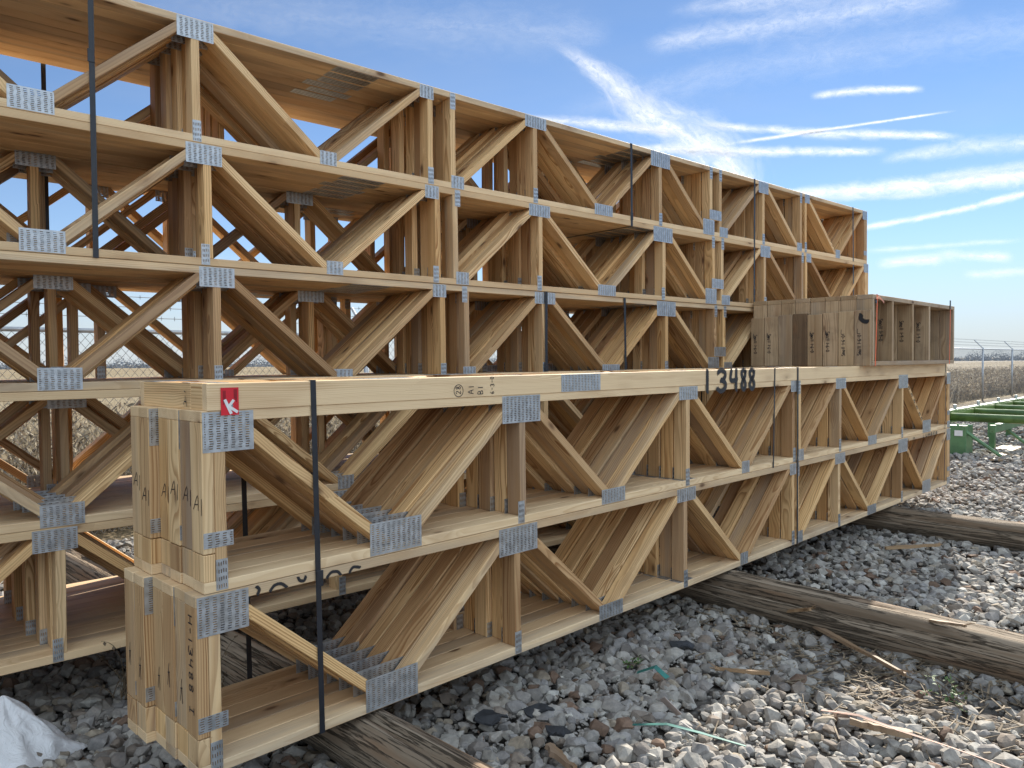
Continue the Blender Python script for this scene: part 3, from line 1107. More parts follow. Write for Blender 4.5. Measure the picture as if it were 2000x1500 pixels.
# ------------------------------------------------------------------ pack of ladder frames on the near stack
BX0, BX1, BN0, BZ = 5.70, 8.05, -0.09, 1.3145
FW = 0.134
NFR = 8
frames = []
BL = BX1 - BX0


def blocks_frame():
    r = empty('blocking_frame')
    def bd(name, L, M):
        key = ('blk', round(L, 3))
        if key not in _board_cache:
            _board_cache[key] = MB().box(-L / 2, L / 2, 0, FW - .002, -.019, .019).mesh('board', M_BLOCK, .0025)
        return link(name, _board_cache[key], None, r, M)
    bd('bottom_rail', BL, T((BL / 2, 0, .0195)))
    bd('top_rail', BL, T((BL / 2, 0, .61 - .0195)))
    for u in (.020, .49, 1.03, 1.52, BL - .020):
        bd('stud', .532, T((u, 0, .305)) @ R_Y(-math.pi / 2))
    return r


fp = blocks_frame()
rb = random.Random(11)
for k in range(NFR):
    o = fp if k == 0 else copy_tree(fp)
    o.matrix_world = F_N @ T((BX0 + (0 if k == 0 else rb.uniform(-.012, .012)), BN0 + k * (FW + .002), BZ))
    frames.append(o)
    lab = ('front ladder frame of the wood pack on the near stack, its open side showing' if k == 0 else
           'rear ladder frame of the wood pack, touching the tall rear stack' if k == NFR - 1 else
           '%s ladder frame from the front in the wood pack on the near stack' % ORD[k])
    tag(o, lab, 'ladder frame', 'ladder frames packed on the near stack')
bpy.context.view_layer.update()
# loose short boards standing against the left end of the pack
bl_me = {}
sb = []
for k in range(NFR):
    hgt = [.475, .470, .465, .455, .470, .465, .455, .450][k]
    me = MB().box(-hgt / 2, hgt / 2, 0, FW - .003, -.019, .019).mesh('board', M_STAIN if k == 4 else M_BLOCK, .0025)
    o = link('short_board', me, None, None, None)
    o.matrix_world = F_N @ T((BX0 - .040 + rb.uniform(-.004, .004), BN0 + k * (FW + .002), BZ + hgt / 2)) @ R_Y(-math.pi / 2)
    lab = ('short board standing at the front corner of the wood pack, with a black paint blob' if k == 0 else
           'dark stained short board standing in the left face of the wood pack' if k == 4 else
           'short board at the rear corner of the wood pack, beside the tall rear stack' if k == NFR - 1 else
           '%s short board from the front corner in the left face of the wood pack' % ORD[k])
    tag(o, lab, 'board', 'short boards standing against the wood pack')
    sb.append(o)
# stencilled sizes on the short boards
for k, s in ((0, 'Small 1-6-0'), (1, 'Small 1-6-0'), (2, 'Small 1-6-0'), (3, 'Small 1-6-0'), (6, 'Small 1-6-0'), (7, 'Small 1-6-0')):
    tx = text_strokes(s, .030, .62, .04)
    lines = [[(FW * .25 + py, .30 - px) for px, py in ln] for ln in tx]
    if k in (0, 1): lines = [[(FW * .45 - py, .08 + px) for px, py in ln] for ln in tx]
    lines.append([(.03, .31), (.03, .27), (.055, .27)])
    o = link('stencil', strokes_mesh('stencil', lines, .0045, M_INK))
    bpy.context.view_layer.update()
    set_world(o, sb[k].matrix_world @ R_Y(math.pi / 2) @ T((-0.0206, FW, -.23)) @ END, sb[k])
lines = [[(.060, .43), (.058, .40), (.085, .375), (.112, .372)]]
o = link('paint_blob', strokes_mesh('paint_blob', lines, .05, M_SPRAY, soft=True))
set_world(o, sb[0].matrix_world @ R_Y(math.pi / 2) @ T((-0.0210, FW, -.235)) @ END, sb[0])
# writing on the studs seen through the open front
for i, (u, s) in enumerate(((.49, 'Small 1-9-0'), (1.03, 'Small 1-9-0'), (1.52, 'Small 1-9-0'))):
    tx = text_strokes(s, .034, .62, .04)
    lines = [[(.04 + py, .42 - px) for px, py in ln] for ln in tx]
    o = link('stencil', strokes_mesh('stencil', lines, .005, M_INK))
    o.parent = frames[0]
    o.matrix_local = T((u - .0206, FW + .02, 0)) @ END
# orange bands
o1 = strap(F_N, BX0 + .10, BX0 + .06, BN0, BN0 + NFR * (FW + .002), BZ - .0005, BZ + .61, .020,
           'orange plastic band at the front corner of the wood pack, its tail sticking out', M_ORANGE, 'plastic_band', cat='strap', group='orange bands round the wood pack')
b = MB()
tail = [Vector((0, -.006, .58)), Vector((.035, -.02, .585)), Vector((.08, -.028, .565)), Vector((.12, -.03, .545))]
for i in range(3):
    p, q = tail[i], tail[i + 1]
    n0 = len(b.v)
    for c in (p, q):
        for s in (-.009, .009):
            for t in (0, .0015):
                b.v.append((c.x, c.y + t, c.z + s))
    b.f += [(n0, n0 + 2, n0 + 6, n0 + 4), (n0 + 1, n0 + 5, n0 + 7, n0 + 3), (n0, n0 + 4, n0 + 5, n0 + 1), (n0 + 2, n0 + 3, n0 + 7, n0 + 6)]
b.build('loose_tail', plain_mat('pale_orange', (.85, .35, .22), .5), o1)
MB().box(-.016, .016, -.008, -.002, .535, .565).build('clip', M_STRAP, o1)
o2 = strap(F_N, BX1 - .15, BX1 - .17, BN0, BN0 + NFR * (FW + .002), BZ - .0005, BZ + .61, .020,
           'orange plastic band near the right end of the wood pack', M_ORANGE, 'plastic_band', cat='strap', group='orange bands round the wood pack')
MB().box(-.013, .013, -.008, -.002, .575, .665).build('clip', M_STRAP, o2)

# ------------------------------------------------------------------ red tag
tg = empty('paper_tag', F_N @ T((.097, -.0060, 1.252)))
tag(tg, 'red paper tag with a white K stapled to the left end of the flat truss', 'tag')
MB().box(-.031, .031, -.001, 0, -.047, .046).build('card', M_RED, tg)
kl = MB()
for p, q, w_ in (((-.018, .006), (.004, -.043), .010), ((.013, .004), (-.004, -.018), .009), ((-.004, -.018), (.026, -.038), .010)):
    a = math.atan2(q[1] - p[1], q[0] - p[0])
    L_ = math.hypot(q[0] - p[0], q[1] - p[1])
    kl.box(-L_ / 2, L_ / 2, -.0022 - .0003 * len(kl.v) / 8, -.0012, -w_ / 2, w_ / 2, T(((p[0] + q[0]) / 2, 0, (p[1] + q[1]) / 2)) @ R_Y(-a))
kl.build('letter', M_WHITE, tg)
gl = MB()
gl.tube([(-.012, -.0017, -.021), (.008, -.0017, -.010)], .008, 8)
gl.v = [(x, -.0018 + (y + .0017) * .04, z) for x, y, z in gl.v]
gl.build('grey_print', M_GREY, tg)
pr = MB()
for i in range(3):
    pr.box(-.024 + i * .0036, -.022 + i * .0036, -.0014, -.0010, -.012 + .004 * i, .036)
    pr.box(.022 - i * .0040, .0245 - i * .0040, -.0014, -.0010, -.004 + .006 * i, .040)
pr.build('printed_text', plain_mat('dark_red_print', (.16, .004, .01), .6), tg)


# ------------------------------------------------------------------ timber poles under the stacks
def pole_mat():
    m, nt, bs, out = new_mat('weathered_pole')
    tc = nt.node('ShaderNodeTexCoord')
    p = tc.outputs['Object']
    x, y, z = nt.xyz(p)
    ang = nt.math('ARCTAN2', z, y)
    n1 = nt.noise(nt.comb(nt.math('MULTIPLY', x, 1.1), nt.math('MULTIPLY', y, 26), nt.math('MULTIPLY', z, 26)), 1.0, 5, .65, dist=.4)
    n2 = nt.noise(nt.comb(nt.math('MULTIPLY', x, .7), nt.math('MULTIPLY', y, 9), nt.math('MULTIPLY', z, 9)), 1.0, 3, .6)
    crack = nt.sstep(nt.math('ABSOLUTE', nt.math('SUBTRACT', n1, .5)), 0.0, .035, 1.0, 0.0)
    c = nt.mix(nt.sstep(n1, .3, .7), (.17, .125, .085, 1), (.34, .275, .205, 1))
    c = nt.mix(nt.sstep(n2, .48, .70, 0, .7), c, (.24, .145, .085, 1))
    c = nt.mix(nt.math('MULTIPLY', crack, .70), c, (.018, .013, .010, 1))
    nt.put(bs.inputs['Base Color'], c)
    bs.inputs['Roughness'].default_value = .82
    bs.inputs['Specular IOR Level'].default_value = .2
    bp = nt.node('ShaderNodeBump')
    bp.inputs['Strength'].default_value = .9
    bp.inputs['Distance'].default_value = .012
    nt.put(bp.inputs['Height'], nt.math('SUBTRACT', nt.math('MULTIPLY', n1, .6), crack))
    nt.l.new(bp.outputs[0], bs.inputs['Normal'])
    return m


M_POLE = pole_mat()


def pole(p0, p1, r, label, seed, split=False):
    """a log laid from p0 to p1, its own x axis along it"""
    p0, p1 = Vector(p0), Vector(p1)
    L = (p1 - p0).length
    r_ = np.random.RandomState(seed)
    nx, na = 90, 40
    V, Fc = [], []
    ph = r_.rand(6) * 6.28
    for i in range(nx + 1):
        x = L * i / nx
        for j in range(na):
            a = 2 * math.pi * j / na
            rr = r * (1 + .03 * math.sin(2 * a + ph[0] + x * .5) + .02 * math.sin(3 * a + ph[1] - x) + .02 * math.sin(x * 2.1 + ph[2])
                      + .012 * math.sin(7 * a + ph[3] + x * 1.7) + .010 * (r_.rand() - .5))
            for (ga, dp, wd_) in ((ph[4] % 3.1, .035, .10), (1.2 + ph[5] % .8, .05 if split else .02, .09)):
                da = (a - ga - .15 * math.sin(x * .8 + ph[0]) + math.pi) % (2 * math.pi) - math.pi
                rr -= dp * math.exp(-(da / wd_) ** 2) * (r / .13)
            V.append((x, rr * math.cos(a), rr * math.sin(a)))
    for i in range(nx):
        for j in range(na):
            a, c = i * na + j, i * na + (j + 1) % na
            Fc.append((a, a + na, c + na, c))
    Fc.append(tuple(range(na)))
    Fc.append(tuple(nx * na + j for j in range(na))[::-1])
    me = mesh_from('timber_pole', V, Fc, M_POLE)
    me.polygons.foreach_set('use_smooth', [True] * (len(me.polygons) - 2) + [False, False])
    o = link('timber_pole', me)
    d = (p1 - p0).normalized()
    o.matrix_world = T(p0) @ d.to_track_quat('X', 'Z').to_matrix().to_4x4()
    tag(o, label, 'timber pole', 'timber poles under the stacks')
    return o


G = lambda x, y, z=0.0: tuple(F_G @ Vector((x, y, z)))
pole(G(.62, 4.4, .120), G(.70, -2.6, .105), .128, 'grey split timber pole under the left end of the near stack', 1, True)
pole(G(3.60, 4.2, .122), G(3.36, -3.4, .098), .130, 'grey brown timber pole under the middle of the stacks, splintered at its outer end', 2)
pole(G(6.60, 4.0, .118), G(6.42, -3.2, .10), .130, 'dark timber pole under the right part of the stacks', 3)


# ------------------------------------------------------------------ gravel: loose stones, too many to count
nr = np.random.RandomState(21)


def hull_stone(npts):
    p = nr.normal(size=(npts, 3))
    p /= np.linalg.norm(p, axis=1)[:, None]
    p *= nr.uniform(.80, 1.12, (npts, 1))
    p *= np.array([1.0, nr.uniform(.62, .95), nr.uniform(.48, .80)])
    bm = bmesh.new()
    for q in p:
        bm.verts.new(q)
    r = bmesh.ops.convex_hull(bm, input=bm.verts)
    junk = list({g for g in r['geom_interior'] + r['geom_unused'] if isinstance(g, bmesh.types.BMVert)})
    if junk:
        bmesh.ops.delete(bm, geom=junk, context='VERTS')
    bm.verts.index_update()
    v = np.array([q.co[:] for q in bm.verts], dtype=np.float32)
    f = np.array([[w.index for w in q.verts] for q in bm.faces if len(q.verts) == 3], dtype=np.int32)
    bm.free()
    return v, f


TONE = np.array([(.23, .215, .20), (.29, .275, .255), (.33, .315, .29), (.26, .25, .245), (.38, .37, .345), (.20, .17, .145), (.17, .115, .085), (.29, .25, .20), (.17, .155, .145)], dtype=np.float32)
TONE = TONE * np.array([.86, .855, .85], np.float32)
TP = np.array([.20, .22, .17, .15, .07, .07, .03, .05, .04])
TP = TP / TP.sum()


def ground_h(x, y):
    return .018 * np.sin(x * 2.1 + 1) * np.cos(y * 1.7) + .012 * np.sin(x * 4.7 + y * 3.9)


def stones(name, xy, size, sub, seed):
    rs_ = np.random.RandomState(seed)
    n = len(xy)
    ang = rs_.rand(n, 3) * np.array([.9, .9, 6.283])
    ang[:, :2] -= .45
    cx, sx = np.cos(ang[:, 0]), np.sin(ang[:, 0])
    cy, sy = np.cos(ang[:, 1]), np.sin(ang[:, 1])
    cz, sz = np.cos(ang[:, 2]), np.sin(ang[:, 2])
    R = np.zeros((n, 3, 3), np.float32)
    R[:, 0, 0] = cz * cy; R[:, 0, 1] = cz * sy * sx - sz * cx; R[:, 0, 2] = cz * sy * cx + sz * sx
    R[:, 1, 0] = sz * cy; R[:, 1, 1] = sz * sy * sx + cz * cx; R[:, 1, 2] = sz * sy * cx - cz * sx
    R[:, 2, 0] = -sy; R[:, 2, 1] = cy * sx; R[:, 2, 2] = cy * cx
    z = ground_h(xy[:, 0], xy[:, 1]) + size * rs_.uniform(.0, .45, n) - .012
    tone_all = TONE[rs_.choice(len(TONE), n, p=TP)] * rs_.uniform(.78, 1.20, (n, 1)).astype(np.float32)
    which = rs_.randint(0, 36, n)
    AV, AF, AC, off = [], [], [], 0
    for k in range(36):
        idx = np.nonzero(which == k)[0]
        pv, pf = hull_stone({2: 26, 1: 14}[sub] + k % 6)
        V = np.einsum('nij,vj->nvi', R[idx], pv) * size[idx, None, None]
        V[:, :, 0] += xy[idx, None, 0]
        V[:, :, 1] += xy[idx, None, 1]
        V[:, :, 2] += z[idx, None]
        m, nv = len(idx), len(pv)
        AV.append(V.reshape(-1, 3))
        AF.append((pf[None] + (np.arange(m) * nv)[:, None, None] + off).reshape(-1, 3))
        AC.append(np.repeat(tone_all[idx], nv, 0))
        off += m * nv
    return np.concatenate(AV).astype(np.float32), np.concatenate(AF).astype(np.int32), np.concatenate(AC).astype(np.float32)


def scatter(x0, x1, y0, y1, dens, seed, keep):
    rs_ = np.random.RandomState(seed)
    n = int((x1 - x0) * (y1 - y0) * dens)
    xy = np.stack([rs_.uniform(x0, x1, n), rs_.uniform(y0, y1, n)], 1)
    return xy[keep(xy)], rs_


th = TH_N
def to_un(xy):
    q = xy - np.array([F_G.translation.x, F_G.translation.y])
    return q[:, 0] * math.cos(th) + q[:, 1] * math.sin(th), -q[:, 0] * math.sin(th) + q[:, 1] * math.cos(th)


def in_view(xy, lo, hi, margin=.9):
    x, y = xy[:, 0], xy[:, 1]
    u, n_ = to_un(xy)
    return (np.abs(x) < y * .70 + margin) & (y > lo) & (y <= hi) & (n_ < 5.1)


meshes = []
for (lo, hi, dens, s0, s1, sub, seed) in ((2.3, 5.2, 560, .020, .058, 2, 1), (2.3, 5.2, 700, .008, .022, 1, 2), (5.2, 9.0, 480, .022, .058, 1, 3), (9.0, 20.0, 170, .030, .066, 1, 4)):
    X = hi * .70 + .9
    xy, rs_ = scatter(-X, X, lo, hi, dens, seed, lambda q: in_view(q, lo, hi))
    # patches of soil and chips along the middle pole carry fewer stones
    u, n_ = to_un(xy)
    bare = np.exp(-(((u - 2.95) / .38) ** 2 + ((n_ + 1.15) / .55) ** 2))
    k = rs_.rand(len(xy)) > bare * .85
    xy = xy[k]
    sz = s0 + (s1 - s0) * rs_.rand(len(xy)) ** 1.8
    meshes.append(stones('stones', xy, sz, sub, seed + 50))
offs = 0
AV, AF, AC = [], [], []
for v_, f_, c_ in meshes:
    AV.append(v_); AF.append(f_ + offs); AC.append(c_)
    offs += len(v_)
gv, gf, gc = np.concatenate(AV), np.concatenate(AF), np.concatenate(AC)
gm = bpy.data.meshes.new('gravel')
gm.vertices.add(len(gv))
gm.vertices.foreach_set('co', gv.ravel())
gm.loops.add(gf.size)
gm.loops.foreach_set('vertex_index', gf.ravel())
gm.polygons.add(len(gf))
gm.polygons.foreach_set('loop_start', np.arange(0, gf.size, 3, dtype=np.int32))
gm.update(calc_edges=True)
gm.shade_flat()
at = gm.attributes.new('tone', 'FLOAT_COLOR', 'POINT')
c4 = np.ones((len(gv), 4), np.float32)
c4[:, :3] = gc
at.data.foreach_set('color', c4.ravel())
gm.materials.append(M_STONE)
og = link('gravel', gm)
tag(og, 'loose crushed stone covering the yard in mixed greys with a few rusty pieces', 'gravel', kind='stuff')

# ------------------------------------------------------------------ wood chips and straw near the middle pole (uncountable)
M_CHIP = plain_mat('dry_chips', (.19, .145, .095), .8, 0, .5, 25)
rc = np.random.RandomState(8)
b = MB()
for i in range(900):
    if i < 600:
        u, n_ = rc.normal(2.98, .30), rc.normal(-1.15, .42)
    elif i < 800:
        u, n_ = 3.28 + rc.normal(0, .10), rc.uniform(-1.6, .1)
    else:
        u, n_ = rc.normal(2.9, .7), rc.normal(-1.9, .5)
    c = F_G @ Vector((u, n_, 0))
    L_ = rc.uniform(.012, .07)
    w_ = rc.uniform(.0012, .005)
    h_ = float(ground_h(c.x, c.y)) + rc.uniform(.0, .028)
    M = T((c.x, c.y, h_)) @ Matrix.Rotation(rc.uniform(0, 6.28), 4, 'Z') @ Matrix.Rotation(rc.uniform(-.35, .35), 4, 'Y')
    b.box(-L_, L_, -w_, w_, -.0015, .0015, M)
tag(b.build('wood_chips', M_CHIP), 'dry wood chips and straw on the gravel beside the middle pole', 'wood chips', kind='stuff')

# ------------------------------------------------------------------ debris
M_SPL = wood_mat('splinter_wood', (.34, .235, .14, 1), (.18, .105, .055, 1), BTONES, ring=.006, knots=False)


def stick(p0, p1, w, label, seed, name='wood_splinter', mat=None, frayed=True):
    r_ = random.Random(seed)
    p0, p1 = Vector(p0), Vector(p1)
    L = (p1 - p0).length
    b = MB()
    n = 10
    V, Fc = [], []
    for i in range(n + 1):
        t = i / n
        ww = w * (0.45 + .55 * math.sin(math.pi * min(1, t * 1.3 + .12))) * r_.uniform(.8, 1.1)
        oy = r_.uniform(-.12, .12) * w
        for (y, z) in ((-ww / 2, -.004), (ww / 2, -.004), (ww / 2 * .8, .35 * w), (-ww / 2 * .7, .30 * w)):
            V.append((L * t, y + oy, z))
    for i in range(n):
        for j in range(4):
            a, c = i * 4 + j, i * 4 + (j + 1) % 4
            Fc.append((a, c, c + 4, a + 4))
    Fc += [(3, 2, 1, 0), tuple(n * 4 + j for j in range(4))]
    b.v, b.f = V, Fc
    if frayed:
        for i in range(5):
            y = r_.uniform(-.4, .4) * w
            b.tube([(L * .92, y, .1 * w), (L + r_.uniform(.01, .05), y * 2 + r_.uniform(-.02, .02), r_.uniform(0, .03))], w * .09, 4, r1=w * .03)
    o = b.build(name, mat or M_SPL)
    o.matrix_world = T(p0) @ (p1 - p0).normalized().to_track_quat('X', 'Z').to_matrix().to_4x4()
    tag(o, label, 'wood splinter', 'splintered wood on the gravel')
    return o


stick(G(3.40, -.35, .06), G(3.26, -.62, .17), .045, 'broken pale splinter with frayed end leaning on the middle pole', 1)
stick(G(3.38, -.55, .05), G(3.00, -1.22, .04), .040, 'long brown splinter lying beside the middle pole', 2)
stick(G(5.55, -.25, .05), G(5.95, -.55, .055), .05, 'thin weathered stick on the gravel between the middle and right poles', 4)
stick(G(2.55, -.72, .04), G(2.40, -.50, .045), .035, 'small dark stick half under the gravel in front of the near stack', 6)
stick(G(2.35, -1.45, .045), G(2.28, -1.22, .05), .06, 'short grey wood chunk on the gravel at the bottom of the picture', 7, frayed=False)
stick(G(3.36, -1.22, .225), G(3.26, -1.42, .27), .03, 'torn splinters standing up from the sunlit end of the middle pole', 8)
stick(G(1.22, -.42, .05), G(1.15, -.62, .055), .05, 'dark wood fragment on the shaded gravel near the left pole', 9)

M_FLAKE = plain_mat('dark_bark', (.035, .037, .042), .8, 0, .4, 14, bump=.6)


def flake(u, n_, s, seed, label):
    r_ = np.random.RandomState(seed)
    k = 14
    b = MB()
    rad = s * (.55 + .6 * r_.rand(k))
    asp = r_.uniform(.35, .6)
    V = []
    for z in (0, .010):
        for i in range(k):
            a = 2 * math.pi * i / k
            V.append((rad[i] * math.cos(a), rad[i] * math.sin(a) * asp, z + .016 * math.sin(3 * a + seed)))
    b.v = V
    b.f = [tuple(range(k))[::-1], tuple(range(k, 2 * k))] + [(i, (i + 1) % k, k + (i + 1) % k, k + i) for i in range(k)]
    o = b.build('bark_flake', M_FLAKE)
    c = F_G @ Vector((u, n_, .045))
    o.matrix_world = T(c) @ Matrix.Rotation(r_.uniform(-.5, .5) - .2, 4, 'Z') @ Matrix.Rotation(r_.uniform(-.15, .15), 4, 'Y')
    tag(o, label, 'bark', 'dark bark flakes on the shaded gravel')


for i, (u, n_, s) in enumerate(((1.22, -.06, .10), (1.42, -.16, .08), (1.34, -.36, .06), (2.55, -.20, .08))):
    flake(u, n_, s, i + 3, ['largest dark bark flake beside the left pole', 'dark bark flake under the front chord of the near stack',
                            'dark bark flake nearest the bottom edge by the left pole', 'dark bark flake halfway to the middle pole'][i])
# scraps of packing
o = MB().box(-.05, .05, -.028, .028, 0, .003).build('card_scrap', plain_mat('grey_card', (.36, .31, .29), .7))
o.matrix_world = T(G(1.81, -.62, .085)) @ Matrix.Rotation(.3, 4, 'Z') @ Matrix.Rotation(-.55, 4, 'X') @ Matrix.Rotation(.9, 4, 'Y')
tag(o, 'small grey card scrap standing in the gravel', 'card scrap')


def ribbon(name, pts, w, mat, label, cat):
    b = MB()
    P = [Vector(p) for p in pts]
    for i, p in enumerate(P):
        t = (P[min(i + 1, len(P) - 1)] - P[max(i - 1, 0)]).normalized()
        s = Vector((-t.y, t.x, .25 * math.sin(i * 1.3))).normalized() * w / 2
        for q in (-1, 1):
            for z in (0, .0018):
                b.v.append(tuple(p + s * q + Vector((0, 0, z))))
    for i in range(len(P) - 1):
        a = i * 4
        b.f += [(a, a + 2, a + 6, a + 4), (a + 1, a + 5, a + 7, a + 3), (a, a + 4, a + 5, a + 1), (a + 2, a + 3, a + 7, a + 6)]
    b.f += [(0, 1, 3, 2), tuple(len(P) * 4 - 4 + j for j in (0, 2, 3, 1))]
    tag(b.build(name, mat), label, cat)


M_TEAL = plain_mat('teal_plastic', (.03, .17, .145), .4)
ribbon('plastic_strip', [G(1.58, -.58, .07), G(1.66, -.70, .085), G(1.70, -.83, .08), G(1.74, -1.02, .075)], .014, M_TEAL, 'thin teal plastic strip on the gravel at the bottom edge', 'strip')
ribbon('orange_tape', [G(2.27, -1.10, .07), G(2.30, -1.25, .085), G(2.27, -1.42, .09), G(2.33, -1.58, .06), G(2.33, -1.80, .05)], .015,
       plain_mat('faded_orange', (.26, .125, .08), .6), 'faded orange tape on the sunlit gravel at the bottom right', 'tape')
ribbon('plastic_scrap', [G(2.06, -.26, .06), G(2.10, -.34, .10), G(2.09, -.42, .07)], .03, M_TEAL, 'torn teal plastic scrap between dark stones', 'scrap')

# white plastic sack, only its top and right side in the frame
def sack():
    r_ = np.random.RandomState(4)
    nu, nv = 48, 30
    V, Fc = [], []
    ph = r_.rand(8) * 6.28
    for j in range(nv + 1):
        t = j / nv
        for i in range(nu):
            a = 2 * math.pi * i / nu
            rad = .42 * (1 - t) ** .9 + .006
            fold = 1 + .30 * abs(math.sin(2.5 * a + ph[0] + 2 * t)) - .12 * abs(math.sin(4.5 * a + ph[1] - 3 * t)) + .05 * math.sin(13 * a + ph[2] + 9 * t)
            x = rad * fold * math.cos(a) + .05 * t
            y = rad * fold * math.sin(a) * .7
            z = .42 * t ** .9 + .018 * math.sin(6 * a + 11 * t + ph[3]) * (1 - t)
            V.append((x, y, z))
    for j in range(nv):
        for i in range(nu):
            a, c = j * nu + i, j * nu + (i + 1) % nu
            Fc.append((a, c, c + nu, a + nu))
    Fc.append(tuple(nv * nu + i for i in range(nu)))
    m, nt, bs, out = new_mat('white_plastic_film')
    tc = nt.node('ShaderNodeTexCoord')
    n = nt.noise(tc.outputs['Object'], 9, 6, .6, dist=1.2)
    bs.inputs['Base Color'].default_value = (.70, .70, .71, 1)
    bs.inputs['Roughness'].default_value = .38
    bs.inputs['Subsurface Weight'].default_value = .0
    bp = nt.node('ShaderNodeBump')
    bp.inputs['Strength'].default_value = .6
    bp.inputs['Distance'].default_value = .03
    nt.put(bp.inputs['Height'], n)
    nt.l.new(bp.outputs[0], bs.inputs['Normal'])
    o = link('plastic_sack', mesh_from('plastic_sack', V, Fc, m, True))
    o.matrix_world = T((-2.16, 3.12, -.02)) @ Matrix.Rotation(RAD(-12), 4, 'Z') @ Matrix.Scale(.66, 4)
    tag(o, 'crumpled white plastic sack on the gravel in the bottom left corner', 'plastic sack')


sack()

# dry weed at the left, under the rear stack
M_WEED = plain_mat('dry_stem', (.12, .085, .05), .8, 0, .3, 20)
M_LEAF = plain_mat('green_leaf', (.06, .12, .025), .55, 0, .3, 20)


def weed(base, n, hgt, seed, label, mat_l=None, spread=.35):
    r_ = random.Random(seed)
    root = empty('dry_weed', T(base))
    st, lf = MB(), MB()
    for i in range(n):
        a = r_.uniform(0, 6.28)
        p = Vector((r_.uniform(-.05, .05), r_.uniform(-.05, .05), 0))
        d = Vector((math.cos(a) * spread, math.sin(a) * spread, 1)).normalized()
        pts = [p.copy()]
        L = hgt * r_.uniform(.5, 1.15)
        curl = Vector((r_.uniform(-1, 1), r_.uniform(-1, 1), r_.uniform(-1.6, -.2))) * .16
        for s in range(9):
            d = (d + curl).normalized()
            p = p + d * L / 9
            pts.append(p.copy())
        st.tube(pts, .0028, 5, r1=.0010)
        for s in range(3, 10, 2):
            q = pts[s]
            for _ in range(2):
                M = T(q) @ Matrix.Rotation(r_.uniform(0, 6.28), 4, 'Z') @ Matrix.Rotation(r_.uniform(-1, 1), 4, 'X')
                w_ = r_.uniform(.004, .010)
                b0 = len(lf.v)
                lf.v += [tuple(M @ Vector(v)) for v in ((0, 0, 0), (w_, w_ * 1.5, .002), (0, w_ * 3, 0), (-w_, w_ * 1.5, .002))]
                lf.f.append((b0, b0 + 1, b0 + 2, b0 + 3))
    st.build('stem', M_WEED, root)
    lf.build('leaf', mat_l or M_WEED, root)
    tag(root, label, 'weed')


weed((-1.90, 3.62, .03), 16, .42, 3, 'dry tangled weed under the left end of the rear stack')
weed(G(3.46, -.02, .03), 7, .12, 5, 'small green leafy weed under the near stack by the middle pole', M_LEAF, .5)
weed(G(2.95, -1.42, .02), 9, .14, 6, 'green weed among the wood chips below the middle pole', M_LEAF, 1.0)
weed(G(2.20, -.12, .03), 6, .10, 7, 'tiny green weed between dark stones in front of the near stack', M_LEAF, 1.0)
weed((-1.45, 3.55, .03), 10, .30, 9, 'thin dry weed beside the left end of the near stack')

# ------------------------------------------------------------------ green steel rack at the right
rk = empty('steel_rack', F_G @ T((13.5, 1.4, 0)))
tag(rk, 'green painted steel rack of long round tubes on legs, right of the near stack', 'steel rack')
RM = lambda: MB()
for k in range(6):
    MB().tube([(k * 1.52, .15, .61), (k * 1.52, -9.5, .61)], .070, 18).build('tube', M_GREEN, rk, smooth=True)
MB().box(-.35, 8.3, .0, .12, .50, .72).build('end_beam', M_GREEN, rk, bevel=.006)
MB().box(-.35, 8.3, -.75, -.66, .40, .525).build('cross_beam', M_GREEND, rk, bevel=.006)
MB().box(-.42, -.02, -.35, .10, .02, .50).build('side_panel', M_GREEND, rk, bevel=.006)
for (u, n_) in ((.94, -.42), (2.9, .05), (3.9, -.05), (5.6, -.2), (7.4, -.2), (.94, -5.2), (3.9, -5.2), (7.4, -5.2)):
    MB().box(u - .045, u + .045, n_ - .045, n_ + .045, -.02, .53).build('leg', M_GREEND, rk, bevel=.004)
for (u0, n0, u1, n1_) in ((1.0, -.46, 1.2, -1.0), (-.38, -.2, -.30, -.85)):
    MB().tube([(u0, n0, .50), (u1, n1_, .0)], .030, 6).build('brace', M_GREEND, rk)
for (u, n_) in ((1.1, -.6), (-.2, -.8)):
    MB().box(u - .5, u + .5, n_ - .16, n_ + .16, -.012, .02).build('foot_board', M_BLOCK, rk)
for k in range(5):
    MB().tube([(k * 1.52 + .5, .06, .72), (k * 1.52 + .5, .06, .80)], .028, 8).build('bolt', M_GALV, rk)
MB().box(-.435, -.421, -.30, -.18, .33, .42).build('white_label', M_WHITE, rk)

# ------------------------------------------------------------------ chain link fence
fn = empty('chain_link_fence', F_G @ T((0, 5.3, 0)))
tag(fn, 'galvanised chain link fence with barbed wire on slanted arms behind the yard', 'fence')
FH = 1.98
u_first = 32.2 - 4.66 * 9
pole_me = MB().tube([(0, 0, -.1), (0, 0, FH + .02)], .034, 10).mesh('fence_post', M_GALV, smooth=True)
arm_me = MB().tube([(0, 0, FH), (0, .30, FH + .33)], .020, 6).mesh('arm', M_GALV)
for k in range(18):
    u = u_first + 4.66 * k
    p = link('post', pole_me, None, fn, T((u, 0, 0)))
    link('arm', arm_me, None, p, T((0, 0, 0)))
UA, UB = u_first - 1, u_first + 4.66 * 17 + 1
MB().tube([(UA, 0, FH - .03), (UB, 0, FH - .03)], .021, 8).build('top_rail', M_GALV, fn, smooth=True)
for j in range(3):
    t = (j + 1) / 3
    wv = MB()
    y_, z_ = .30 * t, FH + .33 * t
    wv.tube([(UA, y_, z_), (UB, y_, z_)], .0035, 4)
    u = UA
    while u < UB:
        wv.box(u - .002, u + .002, y_ - .022, y_ + .022, z_ - .002, z_ + .002)
        wv.box(u - .002, u + .002, y_ - .002, y_ + .002, z_ - .022, z_ + .022)
        u += .13
    wv.build('barbed_wire', M_WIRE, fn)
